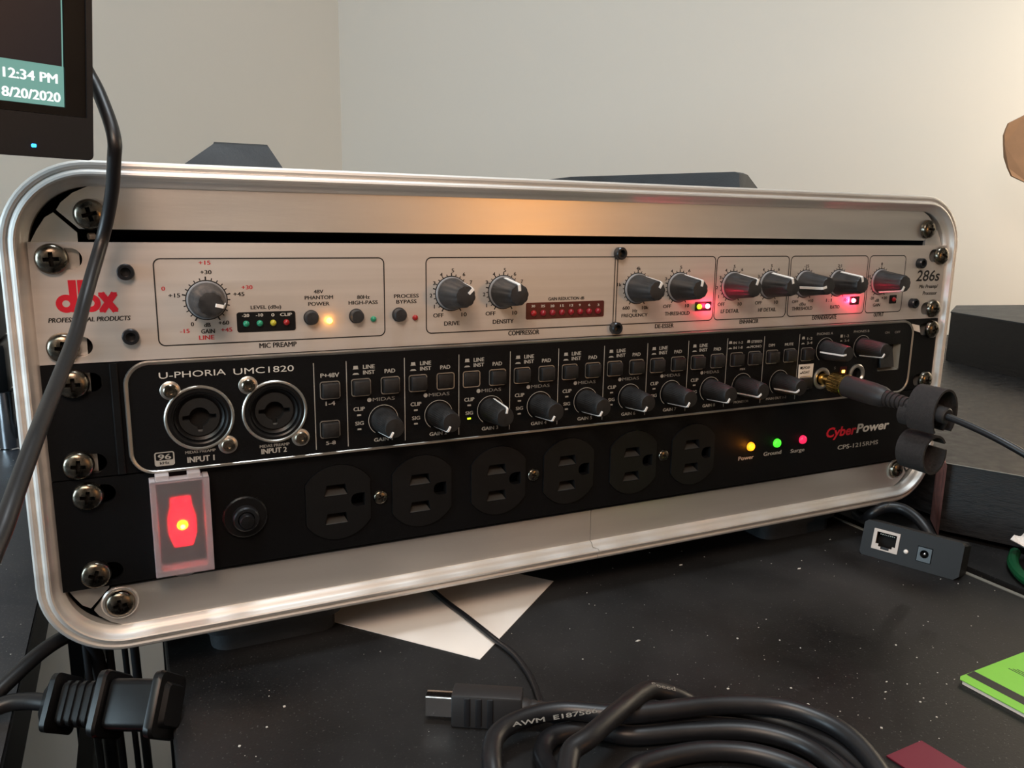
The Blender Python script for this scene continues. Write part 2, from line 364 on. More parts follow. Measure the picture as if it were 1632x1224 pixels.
# measured lettering: text, colour, centre x, centre z, width, cap height (mm)
TD=[
('+15', 'R', -183.2, 125.7, 4.2, 1.52),('+30', 'K', -182.9, 122.1, 4.0, 1.53),('0', 'R', -198.4, 116.1, 1.2, 1.51),('+30', 'R', -168.0, 116.0, 4.1, 1.57),
('+15', 'K', -194.7, 113.4, 4.1, 1.52),('+45', 'K', -171.2, 113.4, 4.1, 1.57),('0', 'K', -188.9, 102.2, 1.0, 1.55),('+60', 'K', -177.4, 102.3, 3.9, 1.58),
('dB', 'K', -183.5, 101.7, 2.3, 1.56),('GAIN', 'K', -183.4, 99.2, 4.9, 1.69),('LINE', 'R', -184.0, 96.8, 5.5, 1.69),('-15', 'R', -191.8, 99.6, 3.3, 1.55),
('+45', 'R', -176.5, 99.5, 4.1, 1.58),('LEVEL (dBu)', 'K', -161.1, 108.0, 11.7, 1.48),('48V', 'K', -140.0, 113.7, 3.8, 1.51),('PHANTOM', 'K', -139.9, 111.3, 11.5, 1.51),
('POWER', 'K', -140.0, 108.7, 8.6, 1.52),('80Hz', 'K', -121.3, 111.0, 5.3, 1.55),('HIGH-PASS', 'K', -121.4, 108.7, 12.4, 1.55),('MIC PREAMP', 'K', -157.0, 92.5, 14.6, 2.02),
('-20', 'W', -169.1, 104.9, 2.7, 1.22),('-10', 'W', -163.8, 104.9, 2.7, 1.23),('0', 'W', -158.6, 104.8, 1.1, 1.24),('CLIP', 'W', -153.4, 104.8, 4.6, 1.25),
('PROCESS', 'K', -102.4, 111.0, 11.0, 1.59),('BYPASS', 'K', -102.4, 108.6, 9.0, 1.59),('OFF', 'K', -87.8, 102.1, 4.7, 1.77),('10', 'K', -75.6, 102.1, 2.4, 1.79),
('DRIVE', 'K', -81.4, 98.3, 7.3, 1.86),('DENSITY', 'K', -56.2, 98.2, 10.4, 1.91),('OFF', 'K', -62.6, 102.1, 4.8, 1.75),('10', 'K', -50.4, 102.0, 2.3, 1.78),
('COMPRESSOR', 'K', -45.5, 92.6, 16.0, 2.17),('5', 'K', -81.0, 121.6, 1.0, 1.68),('4', 'K', -86.4, 119.9, 1.1, 1.6),('6', 'K', -75.7, 119.9, 1.1, 1.62),
('3', 'K', -89.7, 116.3, 1.0, 1.6),('7', 'K', -72.3, 116.3, 1.0, 1.64),('2', 'K', -91.2, 110.9, 1.1, 1.61),('1', 'K', -89.7, 106.0, 0.8, 1.62),
('5', 'K', -55.7, 121.6, 1.0, 1.73),('4', 'K', -61.1, 119.8, 1.1, 1.65),('6', 'K', -50.6, 119.8, 1.1, 1.67),('3', 'K', -64.6, 116.2, 1.1, 1.65),
('7', 'K', -47.0, 116.3, 0.9, 1.69),('2', 'K', -65.9, 110.8, 1.1, 1.66),('1', 'K', -64.6, 105.8, 0.8, 1.67),('GAIN REDUCTION dB', 'K', -23.3, 107.9, 19.4, 1.46),
('30', 'W', -41.0, 104.8, 1.8, 1.07),('25', 'W', -35.9, 104.7, 2.1, 1.08),('20', 'W', -30.9, 104.6, 2.1, 1.09),('15', 'W', -25.7, 104.6, 2.0, 1.09),
('12', 'W', -20.6, 104.6, 1.9, 1.1),('9', 'W', -16.0, 104.6, 0.9, 1.11),('6', 'W', -10.7, 104.5, 1.0, 1.11),('3', 'W', -5.6, 104.4, 1.0, 1.12),
('4k', 'K', 17.0, 121.6, 2.5, 1.65),('1k', 'K', 6.1, 113.9, 2.4, 1.65),('600', 'K', 10.6, 102.3, 4.0, 1.67),('10k', 'K', 22.0, 102.2, 3.8, 1.69),
('Hz', 'K', 15.9, 100.8, 2.7, 1.69),('FREQUENCY', 'K', 15.8, 98.4, 15.3, 1.92),('5', 'K', 42.7, 121.9, 1.2, 1.54),('4', 'K', 37.1, 120.1, 1.2, 1.54),
('6', 'K', 48.0, 120.2, 1.2, 1.55),('3', 'K', 33.7, 116.3, 1.1, 1.54),('OFF', 'K', 35.3, 102.4, 4.8, 1.72),('10', 'K', 47.8, 102.4, 2.4, 1.74),
('THRESHOLD', 'K', 41.9, 98.6, 15.5, 1.9),('DE-ESSER', 'K', 34.2, 92.5, 11.5, 2.13),('5', 'K', 77.2, 122.0, 1.1, 1.6),('4', 'K', 71.8, 120.1, 1.2, 1.59),
('6', 'K', 82.5, 120.4, 1.1, 1.61),('3', 'K', 68.3, 116.4, 1.1, 1.59),('2', 'K', 66.5, 111.2, 1.2, 1.6),('1', 'K', 67.9, 106.5, 0.9, 1.61),
('OFF', 'K', 69.9, 102.4, 4.5, 1.78),('10', 'K', 82.4, 102.3, 2.6, 1.8),('LF DETAIL', 'K', 76.1, 98.7, 12.2, 1.96),('ENHANCER', 'K', 89.7, 92.7, 13.0, 2.25),
('5', 'K', 102.8, 122.2, 1.1, 1.64),('4', 'K', 97.3, 120.2, 1.1, 1.63),('6', 'K', 108.0, 120.3, 1.1, 1.65),('3', 'K', 94.2, 116.6, 1.0, 1.64),
('OFF', 'K', 95.3, 102.5, 4.6, 1.83),('10', 'K', 107.8, 102.5, 2.5, 1.85),('HF DETAIL', 'K', 101.8, 98.6, 12.5, 2.01),('-15', 'K', 128.0, 121.8, 3.3, 1.68),
('-30', 'K', 118.6, 115.2, 2.5, 1.68),('OFF', 'K', 121.7, 102.4, 4.4, 1.7),('+10', 'K', 133.2, 102.6, 3.7, 1.72),('dBu', 'K', 127.2, 100.9, 4.6, 1.72),
('THRESHOLD', 'K', 127.3, 98.5, 15.1, 1.98),('EXPANDER/GATE', 'K', 144.8, 92.9, 18.6, 2.37),('2:1', 'K', 153.1, 121.8, 2.9, 1.72),('1:1', 'K', 147.1, 102.5, 4.2, 1.75),
('RATIO', 'K', 152.2, 98.6, 7.0, 2.03),('10:1', 'K', 160.4, 102.4, 3.2, 1.77),('0', 'K', 186.8, 122.5, 1.3, 1.78),('-10', 'K', 177.1, 115.5, 2.8, 1.6),
('-20', 'K', 181.4, 102.8, 3.2, 1.62),('+20', 'K', 191.6, 102.7, 4.5, 1.64),('dB', 'K', 185.9, 101.4, 3.3, 1.63),('GAIN', 'K', 185.8, 98.7, 5.7, 1.82),
('OUTPUT', 'K', 188.4, 92.9, 8.1, 2.2),('286s', 'KI', 227.9, 115.3, 20.4, 6.68),('Mic Preamp/', 'KI', 229.1, 108.8, 16.2, 2.24),('Processor', 'KI', 231.0, 104.7, 12.4, 2.26),
('PROFESSIONAL PRODUCTS', 'KI', -223.7, 105.4, 26.6, 1.7)]
TU=[
('U-PHORIA', 'W', -190.1, 83.3, 24.2, 2.42),('UMC1820', 'W', -163.4, 83.1, 23.4, 2.51),('P+48V', 'G', -137.1, 79.1, 7.7, 1.82),('1-4', 'G', -137.2, 67.1, 3.9, 1.85),
('5-8', 'G', -137.5, 50.0, 4.0, 1.62),('INPUT 1', 'G', -189.1, 48.9, 9.9, 2.27),('INPUT 2', 'G', -160.9, 49.2, 10.0, 2.13),('MIDAS PREAMP', 'D', -189.1, 52.0, 11.2, 1.13),
('MIDAS PREAMP', 'D', -160.6, 51.4, 11.8, 1.22),('96', 'G', -202.3, 51.2, 4.5, 2.1),('kHz', 'K', -202.4, 48.8, 3.3, 1.11),('MIX', 'G', 84.9, 67.4, 3.6, 1.1),
('DIM', 'G', 104.3, 79.4, 4.2, 1.45),('MUTE', 'G', 116.9, 79.3, 6.1, 1.47),('IN 1-2', 'G', 80.6, 82.0, 6.4, 1.33),('IN 1-8', 'G', 80.7, 79.3, 6.3, 1.33),
('STEREO', 'G', 93.4, 82.0, 7.4, 1.35),('MONO', 'G', 93.2, 79.3, 7.5, 1.35),('1-2', 'G', 132.0, 81.8, 3.8, 1.49),('3-4', 'G', 132.1, 79.3, 3.9, 1.49),
('PHONES A', 'D', 143.3, 84.0, 12.3, 1.41),('1-2', 'D', 160.5, 81.9, 3.7, 1.44),('3-4', 'D', 160.9, 79.2, 3.7, 1.44),('PHONES B', 'D', 172.2, 84.1, 12.5, 1.36),
('ON', 'D', 193.7, 82.4, 3.6, 1.29),('OFF', 'D', 202.4, 82.3, 4.6, 1.3),('MONITOR', 'D', 85.6, 49.4, 10.2, 1.29),('MAIN OUT 1-2', 'D', 110.6, 49.4, 14.7, 1.33),
('SPDIF', 'K', 131.0, 65.2, 6.0, 1.51),('ADAT', 'K', 130.9, 62.6, 6.1, 1.51)]
TC=[
('Cyber', 'R', 167.4, 24.0, 24.8, 5.87),('Power', 'W', 194.0, 24.3, 27.5, 5.61),('CPS-1215RMS', 'G', 182.5, 13.9, 34.0, 4.01),('Power', 'G', 94.8, 15.8, 10.9, 3.32),
('Ground', 'G', 114.1, 16.4, 13.1, 3.38),('Surge', 'G', 133.2, 15.9, 10.7, 3.44)]
# ------------------------------------------------------------------ room
C = Vector((190, 1300)); A = Vector((.6, -.8)); Bd = Vector((-.8, -.6))     # room corner and the two wall directions
def wall(name, p, d, L, th=80):
    n = Vector((d.y, -d.x)); q = p + d * L
    if (Vector((-200, -300)) - p).dot(n) > 0: n = -n
    pts = [p, q, q + n * th, p + n * th]
    return tag(MB().slab([tuple(x) for x in pts], -780, 1500).obj(name, 'wall'), kind='structure')
wall('wall_right', C, A, 3600); wall('wall_left', C, Bd, 3000)
wall('wall_front', C + Bd * 3000, A, 3600); wall('wall_side', C + A * 3600, Bd, 3000)
cor = [C, C + A * 3600, C + A * 3600 + Bd * 3000, C + Bd * 3000]
tag(MB().slab([tuple(x) for x in cor], -800, -780).obj('floor', 'floorm'), kind='structure')
tag(MB().slab([tuple(x) for x in cor], 1500, 1520).obj('ceiling', 'ceilingm'), kind='structure')

# ------------------------------------------------------------------ desks
DZ = -47
d = empty('desk', (0, 200, -780), 'black dusty desk that the rack case and the cable coil stand on', 'desk')
MB().box(-207, 203.5, -430, 640, DZ - 25, DZ, 1.0).obj('desktop', 'desk', d)
MB().box(203.6, 206.2, -430, 640, DZ - 24, DZ + .3, .4).obj('edge_trim', 'strip', d)
MB().box(-262, -252, -420, 620, DZ - 190, DZ - 150, 1).obj('gap_darkener', 'black', d)  # added black bar, placed to darken the gap
for x, y in ((-190, -410), (185, -410), (-190, 620), (185, 620)):
    MB().box(x - 15, x + 15, y - 15, y + 15, -780, DZ - 25.2, 1).obj('leg', 'gloss', d)
d = empty('side_desk', (-500, 300, -780), 'dusty desk top to the left of the cable gap, tinted blue for the window light', 'desk')
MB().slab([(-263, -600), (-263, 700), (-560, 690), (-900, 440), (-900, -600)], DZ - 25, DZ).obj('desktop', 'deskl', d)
MB().box(-262.9, -262.1, -600, 640, DZ - 25, DZ - 1).obj('shade_strip', 'black', d)  # black strip painting the gap's shade over the desk side
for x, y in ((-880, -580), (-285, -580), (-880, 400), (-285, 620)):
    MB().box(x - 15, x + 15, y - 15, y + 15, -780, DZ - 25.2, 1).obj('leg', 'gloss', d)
d = empty('right_desk', (600, 200, -780), 'black desk top beyond the grey edge strip, holding the black cabinet', 'desk')
MB().slab([(216, -600), (1060, -600), (1060, 90), (690, 590), (216, 590)], DZ - 26, DZ - 1).obj('desktop', 'desk', d)
for x, y in ((240, -580), (1030, -580), (240, 560), (1030, 60)):
    MB().box(x - 15, x + 15, y - 15, y + 15, -780, DZ - 26.2, 1).obj('leg', 'gloss', d)

# black cabinet on the right (top surface at z = 0)
d = empty('black_cabinet', (241.7, -16.6, DZ - 1), 'low black laminate cabinet with chipped reddish edge right of the rack', 'cabinet')
cabp = [(241.7, -16.6), (360, -258), (1040, -258), (1040, 110), (770, 470), (268, 420), (262, 0)]
MB().slab([(242.2, -15.6), (360.2, -257.4), (1039, -257), (1039, 109), (769, 469), (269, 419), (262.6, 0)], -44, -.6).obj('body', 'laminate', d)
MB().slab(cabp, -.5, 0).obj('top_board', 'laminate', d)
MB().slab([(236.8, -21.2), (241.4, -16.9), (262.0, -.2), (259.8, 2.0)], -46, 0.3).obj('chipped_edge', 'mdf', d)
e = MB(); e.tube([(241.8, -17.0, .1), (359.8, -257.6, .1)], .35, 6); e.obj('edge_line', 'strip', d)
for x, y in ((300, -80), (1020, -240), (1010, 90), (300, 400)): MB().box(x - 12, x + 12, y - 12, y + 12, DZ - 1, -44.1, 1).obj('foot', 'gloss', d)
d = empty('black_box', (620, 230, 0), 'long black box standing on the cabinet near the wall', 'box')
MB().slab([(577.4, 145.7), (612, 256), (690, 305), (860, 262), (815, 60), (549, 60)], 0.2, 53).obj('body', 'laminate', d)
MB().slab([(577.0, 145.5), (611.6, 256.5), (690, 306), (861, 262.5), (815.5, 59.5), (548.6, 59.5)], 53.1, 54.5).obj('lid', 'shell', d)
# torn cardboard standing on the box
pts = [(700, 263), (698.5, 257), (698, 250), (701, 240), (704.5, 226), (708, 214), (711, 205), (728, 196), (752, 170), (770, 110), (775, 55.0), (800, 55.0), (798, 180), (797, 268), (760, 272), (717, 273)]
cb = MB(); n = len(pts)
vs = [(x, 279 - (x - 700) * .55 + 2.5 * math.sin(z * .09), z) for x, z in pts] + [(x + 1.5, 282 - (x - 700) * .55 + 2.5 * math.sin(z * .09), z) for x, z in pts]
cb.add(vs, [tuple(range(n)), tuple(range(2 * n - 1, n - 1, -1))] + [(i, n + i, n + (i + 1) % n, (i + 1) % n) for i in range(n)])
tag(cb.obj('cardboard_flap', 'board'), 'torn brown cardboard piece against the wall at upper right', 'cardboard')

# small things beyond the edge strip
b = MB(); b.tube(smooth_path([(224, -122, -45), (219, -92, -44.6), (232, -72, -44), (252, -60, -44)], 6), 3.0, 10)
tag(b.obj('green_pouch', 'greend'), 'dark green shiny strap lying in the gap below the cabinet', 'strap')
b = MB(); g = 7; vs = []; fs = []
for i in range(g):
    for j in range(g):
        vs.append((233 + i * 3.0 + j * 1.4, -84 + j * 3.6, -33 + 2.6 * math.sin(i * 1.5) * math.cos(j * .9) + i * .5))
n = len(vs); vs += [(x, y, z - .3) for x, y, z in vs]
for i in range(g - 1):
    for j in range(g - 1):
        q = (i * g + j, i * g + j + 1, (i + 1) * g + j + 1, (i + 1) * g + j); fs += [q, tuple(k + n for k in q)[::-1]]
b.add(vs, fs)
tag(b.obj('folded_receipt', 'paper'), 'crumpled white paper slip below the black cabinet at right edge', 'paper')

# ------------------------------------------------------------------ equipment stand, far left
d = empty('equipment_stand', (-318, 425, DZ), 'dark equipment stand with chrome leg at left edge behind the rack', 'stand')
MB().lathe([(9, 0), (9, 1.2), (8, 2), (8, 49), (9.5, 50)], 24, (-309, 425, DZ), axis='z').obj('chrome_leg', 'chrome', d, 40)
MB().lathe([(4.2, 0), (4.2, 49)], 16, (-295.5, 432, DZ), axis='z').obj('chrome_rod', 'chrome', d, 40)
MB().box(-380, -302, 405, 470, 3.2, 44, 5).obj('bracket', 'gloss', d, 40)
MB().box(-392, -305, 400, 480, 44.2, 142, 6).obj('housing', 'shell', d, 40)

# ------------------------------------------------------------------ loose paper, cards
z = DZ + .15
def sheet(name, pts, th, m, label, cat, z=z):
    return tag(MB().slab(pts, z, z + th).obj(name, m), label, cat)
sheet('paper_sheet', [(-139.2, 32), (-81.9, -35.3), (-14.5, 21.1), (-70, 88)], .25, 'paper', 'white paper sheet sticking out from under the rack case', 'paper')
d = empty('green_booklet', (120, -150, z), 'bright green booklet with black band and white page edge', 'booklet')
MB().slab([(97.4, -136.6), (98.4, -177), (150, -175.5), (150.5, -134), (99.5, -135.2)], z, z + 1.7).obj('pages', 'paper', d)
MB().slab([(96.8, -135.8), (97.8, -178), (150.5, -176), (151, -132.8), (99.0, -134.4)], z + 1.75, z + 2.05).obj('cover', 'green', d)
MB().slab([(102.5, -134.6), (103.5, -177.8), (109.2, -177.6), (108.2, -134.2)], z + 2.07, z + 2.12).obj('black_band', 'ink', d)
tb = MB()
for k in range(3): tb.box(124 + k * 1.3, 124.5 + k * 1.3, -146.5, -139 - k, z + 2.07, z + 2.10)
tb.obj('small_print', 'ink', d)
sheet('maroon_card', [(27.4, -156.6), (47.0, -155.9), (48.8, -186), (29.2, -186)], .5, 'maroon', 'dark red card corner at the bottom edge right of the cable coil', 'card')
# lint and crumbs scattered on the desks
b = MB()
for k in range(520):
    if k < 300: x, y = random.uniform(-190, 200), random.uniform(-260, 60)
    elif k < 460: x, y = random.uniform(-420, -265), random.uniform(-60, 400)
    else: x, y = random.gauss(20, 40), random.gauss(-120, 25)
    r = random.choice((.15, .2, .25, .3, .5)) * random.uniform(.5, 1.2); h = r * .6; q = random.uniform(0, 3); 
    if x < -205 and x > -264: continue
    pts = [(x + r * math.cos(q + a) * (2.5 if k % 9 == 0 else 1), y + r * math.sin(q + a)) for a in (0, 1.5, 3.1, 4.6)]
    b.slab(pts, DZ + .02, DZ + .02 + h)
tag(b.obj('desk_lint', 'inkw'), 'scattered pale dust specks and lint on the black desk tops', 'dust', kind='stuff')
# ------------------------------------------------------------------ rack case
case = empty('rack_case', (0, 180, DZ), 'black moulded three-unit rack case with rounded aluminium valance, open front', 'rack case')
X1, ZB, ZT, RC = 250.3, -27.6, 162.3, 31.0
def ring_path(d, n=14):
    return rrect(-X1 + d, X1 - d, ZB + d, ZT - d, max(RC - d, 2), n)
prof = [(0, 9), (0, 1), (.2, -.4), (.9, -1.3), (1.8, -1.5), (2.5, -1.2), (2.8, -.7), (3.1, -.8), (3.5, -1.6), (4.2, -2.4), (5.0, -2.7), (5.6, -2.4), (6.0, -1.3),
        (6.3, -.3), (6.8, .4), (7.6, .8), (8.4, 1.4), (9.1, 2.5), (9.2, 7), (2, 9)]
def ring(seam=-3.5, gap=.28):
    """extruded bezel profile swept round the case mouth, butt-jointed at the seam under the sockets"""
    base = ring_path(0, 14); n0 = 15
    mb = MB(); rows = []
    # start the loop on the bottom edge at the seam: reorder so the path runs seam -> right ... -> seam
    for d, y in prof:
        p = ring_path(d, 14); k = 3 * n0
        zb = ZB + d
        jog = 2.2 if d < 6.2 else 0
        rows.append([(seam + gap / 2 + jog, y, zb)] + [(x, y, z) for x, z in p[k:] + p[:k]] + [(seam - gap / 2 + jog, y, zb)])
    m = len(rows[0]); vs = [v for r in rows for v in r]; R = len(rows); fs = []
    for i in range(R):
        i2 = (i + 1) % R
        for j in range(m - 1): fs.append((i * m + j, i * m + j + 1, i2 * m + j + 1, i2 * m + j))
    fs.append(tuple(i * m for i in range(R))); fs.append(tuple(i * m + m - 1 for i in range(R))[::-1])
    return mb.add(vs, fs)
ring().obj('valance_bezel', 'alu', case, 28)
# flat flanges with mitred corners
fy0, fy1 = 3.05, 4.6
up = [(-220, 153.6), (-226, 150.7), (-230, 147.2), (-231.6, 144.6), (-224.8, 138.0), (224.8, 136.1), (231.6, 144.6), (230, 147.2), (226, 150.7), (220, 153.6)]
MB().prism(up, fy0, fy1).obj('top_flange', 'alu_flange', case)
lo = [(x, 134.4 - (z if abs(z - 137) > 1.5 else 136.2)) for x, z in up]
for a, b2 in ((-300, -3.7), (-3.4, 300)):
    q = [(max(min(x, b2), a), z) for x, z in lo]
    MB().prism(q, fy0, fy1).obj('bottom_flange', 'alu_flange', case)
for s in (-1, 1):
    sd = [(241.2, 132), (238.2, 137.6), (235.4, 141.9), (232.6, 143.7), (225.6, 136.7), (225.6, -1.6), (232.6, -9.1), (235.4, -7.3), (238.2, -3), (241.2, 2.6)]
    MB().prism([(s * x, z) for x, z in sd], fy0, fy1).obj('side_flange', 'alu_flange', case)
# hollow moulded shell with stacking pads and feet
def shell_loop(g): return rrect(-248 + g, 248 - g, -26 + g, 160.5 - g, 30 - g, 8)
n = len(shell_loop(0)); mb = MB(); rows = [(0, 9.2), (0, 372), (1.5, 380), (12, 384), (12, 384.1), (3.5, 378), (3.5, 9.2)]
vs = [(x, y, z) for g, y in rows for x, z in shell_loop(g)]
fs = [(k * n + i, k * n + (i + 1) % n, ((k + 1) % 7) * n + (i + 1) % n, ((k + 1) % 7) * n + i) for k in range(7) for i in range(n) if k not in (3, 4)]
fs += [tuple(range(3 * n, 4 * n)), tuple(range(5 * n, 6 * n))[::-1]]
mb.add(vs, fs).obj('shell', 'shell', case, 40)
def pad(top, base, z0, z1, name):
    n = len(top); b = MB(); vs = [(x, y, z0) for x, y in base] + [(x, y, z1 - math.copysign(1.4, z1 - z0)) for x, y in top]
    cx = sum(p[0] for p in top) / n; cy = sum(p[1] for p in top) / n
    vs += [(cx + (x - cx) * .965, cy + (y - cy) * .965, z1) for x, y in top]
    fs = [tuple(range(n))[::-1], tuple(range(2 * n, 3 * n))] + [(k * n + i, k * n + (i + 1) % n, (k + 1) * n + (i + 1) % n, (k + 1) * n + i) for k in (0, 1) for i in range(n)]
    b.add(vs, fs).obj(name, 'shell', case, 50)
pad([(-167.6, 103), (-141, 103), (-120, 235), (-120, 330), (-150, 330), (-150, 235)], [(-193, 92), (-131, 92), (-112, 228), (-112, 338), (-160, 338), (-163, 235)], 160, 180.2, 'stacking_pad')
pad([(173, 112), (187, 119), (187, 200), (160, 330), (118, 330), (111, 240)], [(168, 103), (203, 114), (203, 205), (172, 338), (108, 338), (95, 243)], 160, 180.0, 'stacking_pad')
for x, y in ((-160, 40), (160, 40), (-160, 330), (160, 330)):
    b = MB(); b.slab(rrect(x - 28, x + 28, y - 22, y + 22, 8, 4), DZ + .1, -38); b.slab(rrect(x - 31, x + 31, y - 25, y + 25, 9, 4), -38, -25.5); b.obj('foot', 'shell', case, 40)

# Phillips pan-head screw shared by the ears and the flanges
def screw_mesh(R=5.5, H=3.3, cut=.9, name='rack_screw'):
    N = 30; vs = []; fs = []
    def cross(x, z):
        ax, az = abs(x), abs(z); L = R * .44; wd = R * .10 + .08
        t = 1 if ((ax < wd and az < L) or (az < wd and ax < L)) else 0
        return t
    for i in range(N + 1):
        for j in range(N + 1):
            u = -1 + 2 * i / N; v = -1 + 2 * j / N
            x = u * math.sqrt(1 - v * v / 2) * R; z = v * math.sqrt(1 - u * u / 2) * R
            q = min(1, (x * x + z * z) / R / R); h = H * (.22 + .78 * math.sqrt(max(0, 1 - q ** 1.35))) if q < .999 else 0
            if cross(x, z): h -= H * .62
            vs.append((x, -h, z))
    for i in range(N):
        for j in range(N):
            fs.append((i * (N + 1) + j, (i + 1) * (N + 1) + j, (i + 1) * (N + 1) + j + 1, i * (N + 1) + j + 1))
    me = MB().add(vs, fs).mesh(name, 40); me.materials.append(MT['screw']); me.materials.append(MT['void'])
    for p in me.polygons:
        if all(cross(me.vertices[v].co.x / S, me.vertices[v].co.z / S) for v in p.vertices): p.material_index = 1  # recess faces painted dark as shade, so the cross reads deeper
    return me
SM = screw_mesh(); random.seed(3)
def screw(parent, x, z, y=-.3, me=None, name='rack_screw', sc=1):
    o = link(name, me or SM, parent, (x, y, z), (0, random.uniform(-.5, .5), 0)); o.scale = (sc,) * 3; return o
washer = MB().lathe([(3, .1), (6.7, .1), (6.9, .35), (6.3, .9), (5.4, .9)], 28).mesh('washer', 40); washer.materials.append(MT['alu_flange'])
for x, z in ((-221, 143.2), (225, 142.8), (-222.2, -8.4), (221, -6.8)):
    o = screw(case, x, z, 2.2); 
    if z < 0: link('washer', washer, case, (x, 3.0, z))
b = MB(); b.tube([(-222.3, 8, 135.2), (-220.2, 9, 135.3)], 1.2, 8); b.obj('rod_end', 'white', case)

# ------------------------------------------------------------------ shared control meshes
def flute(nf, amp): return lambda a, h: 1 - (amp * (h / 17.0)) * (.5 + .5 * math.cos(nf * a)) ** 1.2
def knob_set(kind):
    if kind == 'big':     # tapered knob of the preamp
        body = MB().lathe([(6.7, .9), (6.75, 1.4), (6.15, 5.5), (5.6, 9.5), (5.1, 13.5), (4.8, 15.9), (4.4, 16.8), (3.0, 17.0), (0, 17.0)], 80, mod=lambda a, h: 1 - (.055 if h > 2 else 0) * min(1, h / 12) * (.5 + .5 * math.cos(10 * a)) ** 2)
        r0, r1, h0, h1, wd = 6.62, 4.9, 2.6, 16.3, 1.3
    else:                 # finely ribbed knob of the interface
        body = MB().lathe([(5.6, .5), (5.65, 1.0), (5.3, 5), (4.85, 10), (4.4, 15.6), (3.95, 16.5), (0, 16.7)], 144, mod=lambda a, h: 1 - (.035 if 1 < h < 16 else 0) * (.5 + .5 * math.cos(36 * a)))
        r0, r1, h0, h1, wd = 5.6, 4.48, 1.5, 16.1, .85
    body = body.mesh('knob', 30); body.materials.append(MT['knob' if kind == 'big' else 'knob2'])
    p = MB(); w2 = wd / 2; t = .28
    top = h1 + .75
    prof = [(r0, h0), (r1, h1 - .3), (r1 - .55, top), (1.7 if kind == 'big' else 1.9, top + .05)]
    vs = []
    for r, h in prof:
        for sx in (-w2, w2): vs.append((sx, -h - .12, r + .14)); vs.append((sx, -h + .45, r - .35))
    fs = []
    for k in range(3):
        i = 4 * k; j = i + 4; fs += [(i, j, j + 2, i + 2), (i + 1, i, j, j + 1)[::-1], (i + 2, i + 3, j + 3, j + 2)]
    fs += [(0, 1, 3, 2), (12, 14, 15, 13)]
    p.add(vs, fs); pm = p.mesh('pointer'); pm.materials.append(MT['white'])
    sk = MB().lathe([(7.35, 0), (7.35, .7), (7.1, 1.0), (6.4, 1.05)], 48).mesh('skirt', 40) if kind == 'big' else MB().lathe([(5.9, 0), (5.9, .45), (5.4, .5)], 48).mesh('skirt', 40)
    sk.materials.append(MT['skirt' if kind == 'big' else 'gloss'])
    return body, pm, sk
KB = knob_set('big'); KS = knob_set('small')
def knob(parent, x, y, z, ang, ks, label=None, name='knob', sc=1.0):
    o = link(name, ks[0], parent, (x, y, z), (0, rad(ang), 0)); o.scale = (sc, 1, sc)
    sub('pointer', ks[1], o); sub('skirt', ks[2], o)
    if label: o['label'] = label
    return o
HX = MB()
HX.lathe([(2.9, 0), (3.0, .2), (3.0, 3.0), (2.6, 3.5), (1.75, 3.5), (1.6, 1.2), (0, 1.0)], 24)
HXM = HX.mesh('hex_screw', 35); HXM.materials.append(MT['hexs'])

# ------------------------------------------------------------------ silver microphone preamp
random.seed(11)
pre = empty('microphone_preamp', (0, 90, 89), 'silver faced rack preamp with ten knobs, top unit in the rack case', 'preamp')
def ears(sc, w=12.5, h=7.6): return [capsule(x + (3.4 if x < 0 else -3.4), z, w, h) for x, z in sc]
PS = ((-234.2, 127.4), (-233.3, 95.4), (236.2, 127.2), (234.3, 95.2)); IS = ((-231.2, 81.8), (-232.0, 50.6), (235.4, 82.4), (234.6, 50.6)); CS = ((-229.9, 38.2), (-229.6, 6.3), (234, 38.2), (234, 6.4))
MB().holes([(-241.3, 89.2), (241.3, 89.2), (241.3, 133.3), (-241.3, 133.3)], ears(PS), 0, 2.4).obj('faceplate', 'silver', pre)
MB().box(-215, 215, 2.5, 160, 90, 132).obj('chassis', 'black', pre)
MB().box(-240.5, -224, 4.7, 6, 90, 132).obj('rack_rail', 'void', pre); MB().box(224, 240.5, 4.7, 6, 90, 132).obj('rack_rail', 'void', pre)
for x, z in ((-234.2, 127.4), (-233.3, 95.4), (236.2, 127.2), (234.3, 95.2)): screw(pre, x, z)
for x, z in ((-210.8, 122.6), (-210.8, 98.6), (5.0, 129.0), (4.2, 92.8), (218.2, 122.8), (215.5, 99)): link('hex_screw', HXM, pre, (x, 0, z), (0, 0, 0))
ln = MB(); LW = .5
for x0, x1 in ((-201.2, -112.2), (65.6, 115.0), (116.4, 175.2), (176.6, 206.7)):
    ln.strip2(rrect(x0, x1, 94.3, 127.3, 2.4), LW, closed=True)
def open_box(x0, x1, side):
    r = rrect(x0, x1, 94.3, 127.3, 2.4)
    return r
ln.strip2([(3.2, 127.3)] + [(x, z) for x, z in rrect(-93.4, 3.2, 94.3, 127.3, 2.4) if x < -80] + [(3.2, 94.3)], LW)
q = rrect(4.7, 64.6, 94.3, 127.3, 2.4); q = [p for p in q if p[0] > 50]
ln.strip2([(4.7, 94.3)] + q[14:] + q[:14][::1] + [(4.7, 127.3)] if False else [(4.7, 127.3)] + sorted([p for p in q if p[1] > 110], key=lambda t: (t[0], -t[1])) + sorted([p for p in q if p[1] <= 110], key=lambda t: (-t[0], -t[1])) + [(4.7, 94.3)], LW)
ln.strip2([(3.2, 128), (3.2, 93.6)], LW); ln.strip2([(4.7, 128), (4.7, 93.6)], LW)
ln.obj('section_outlines', 'ink', pre)
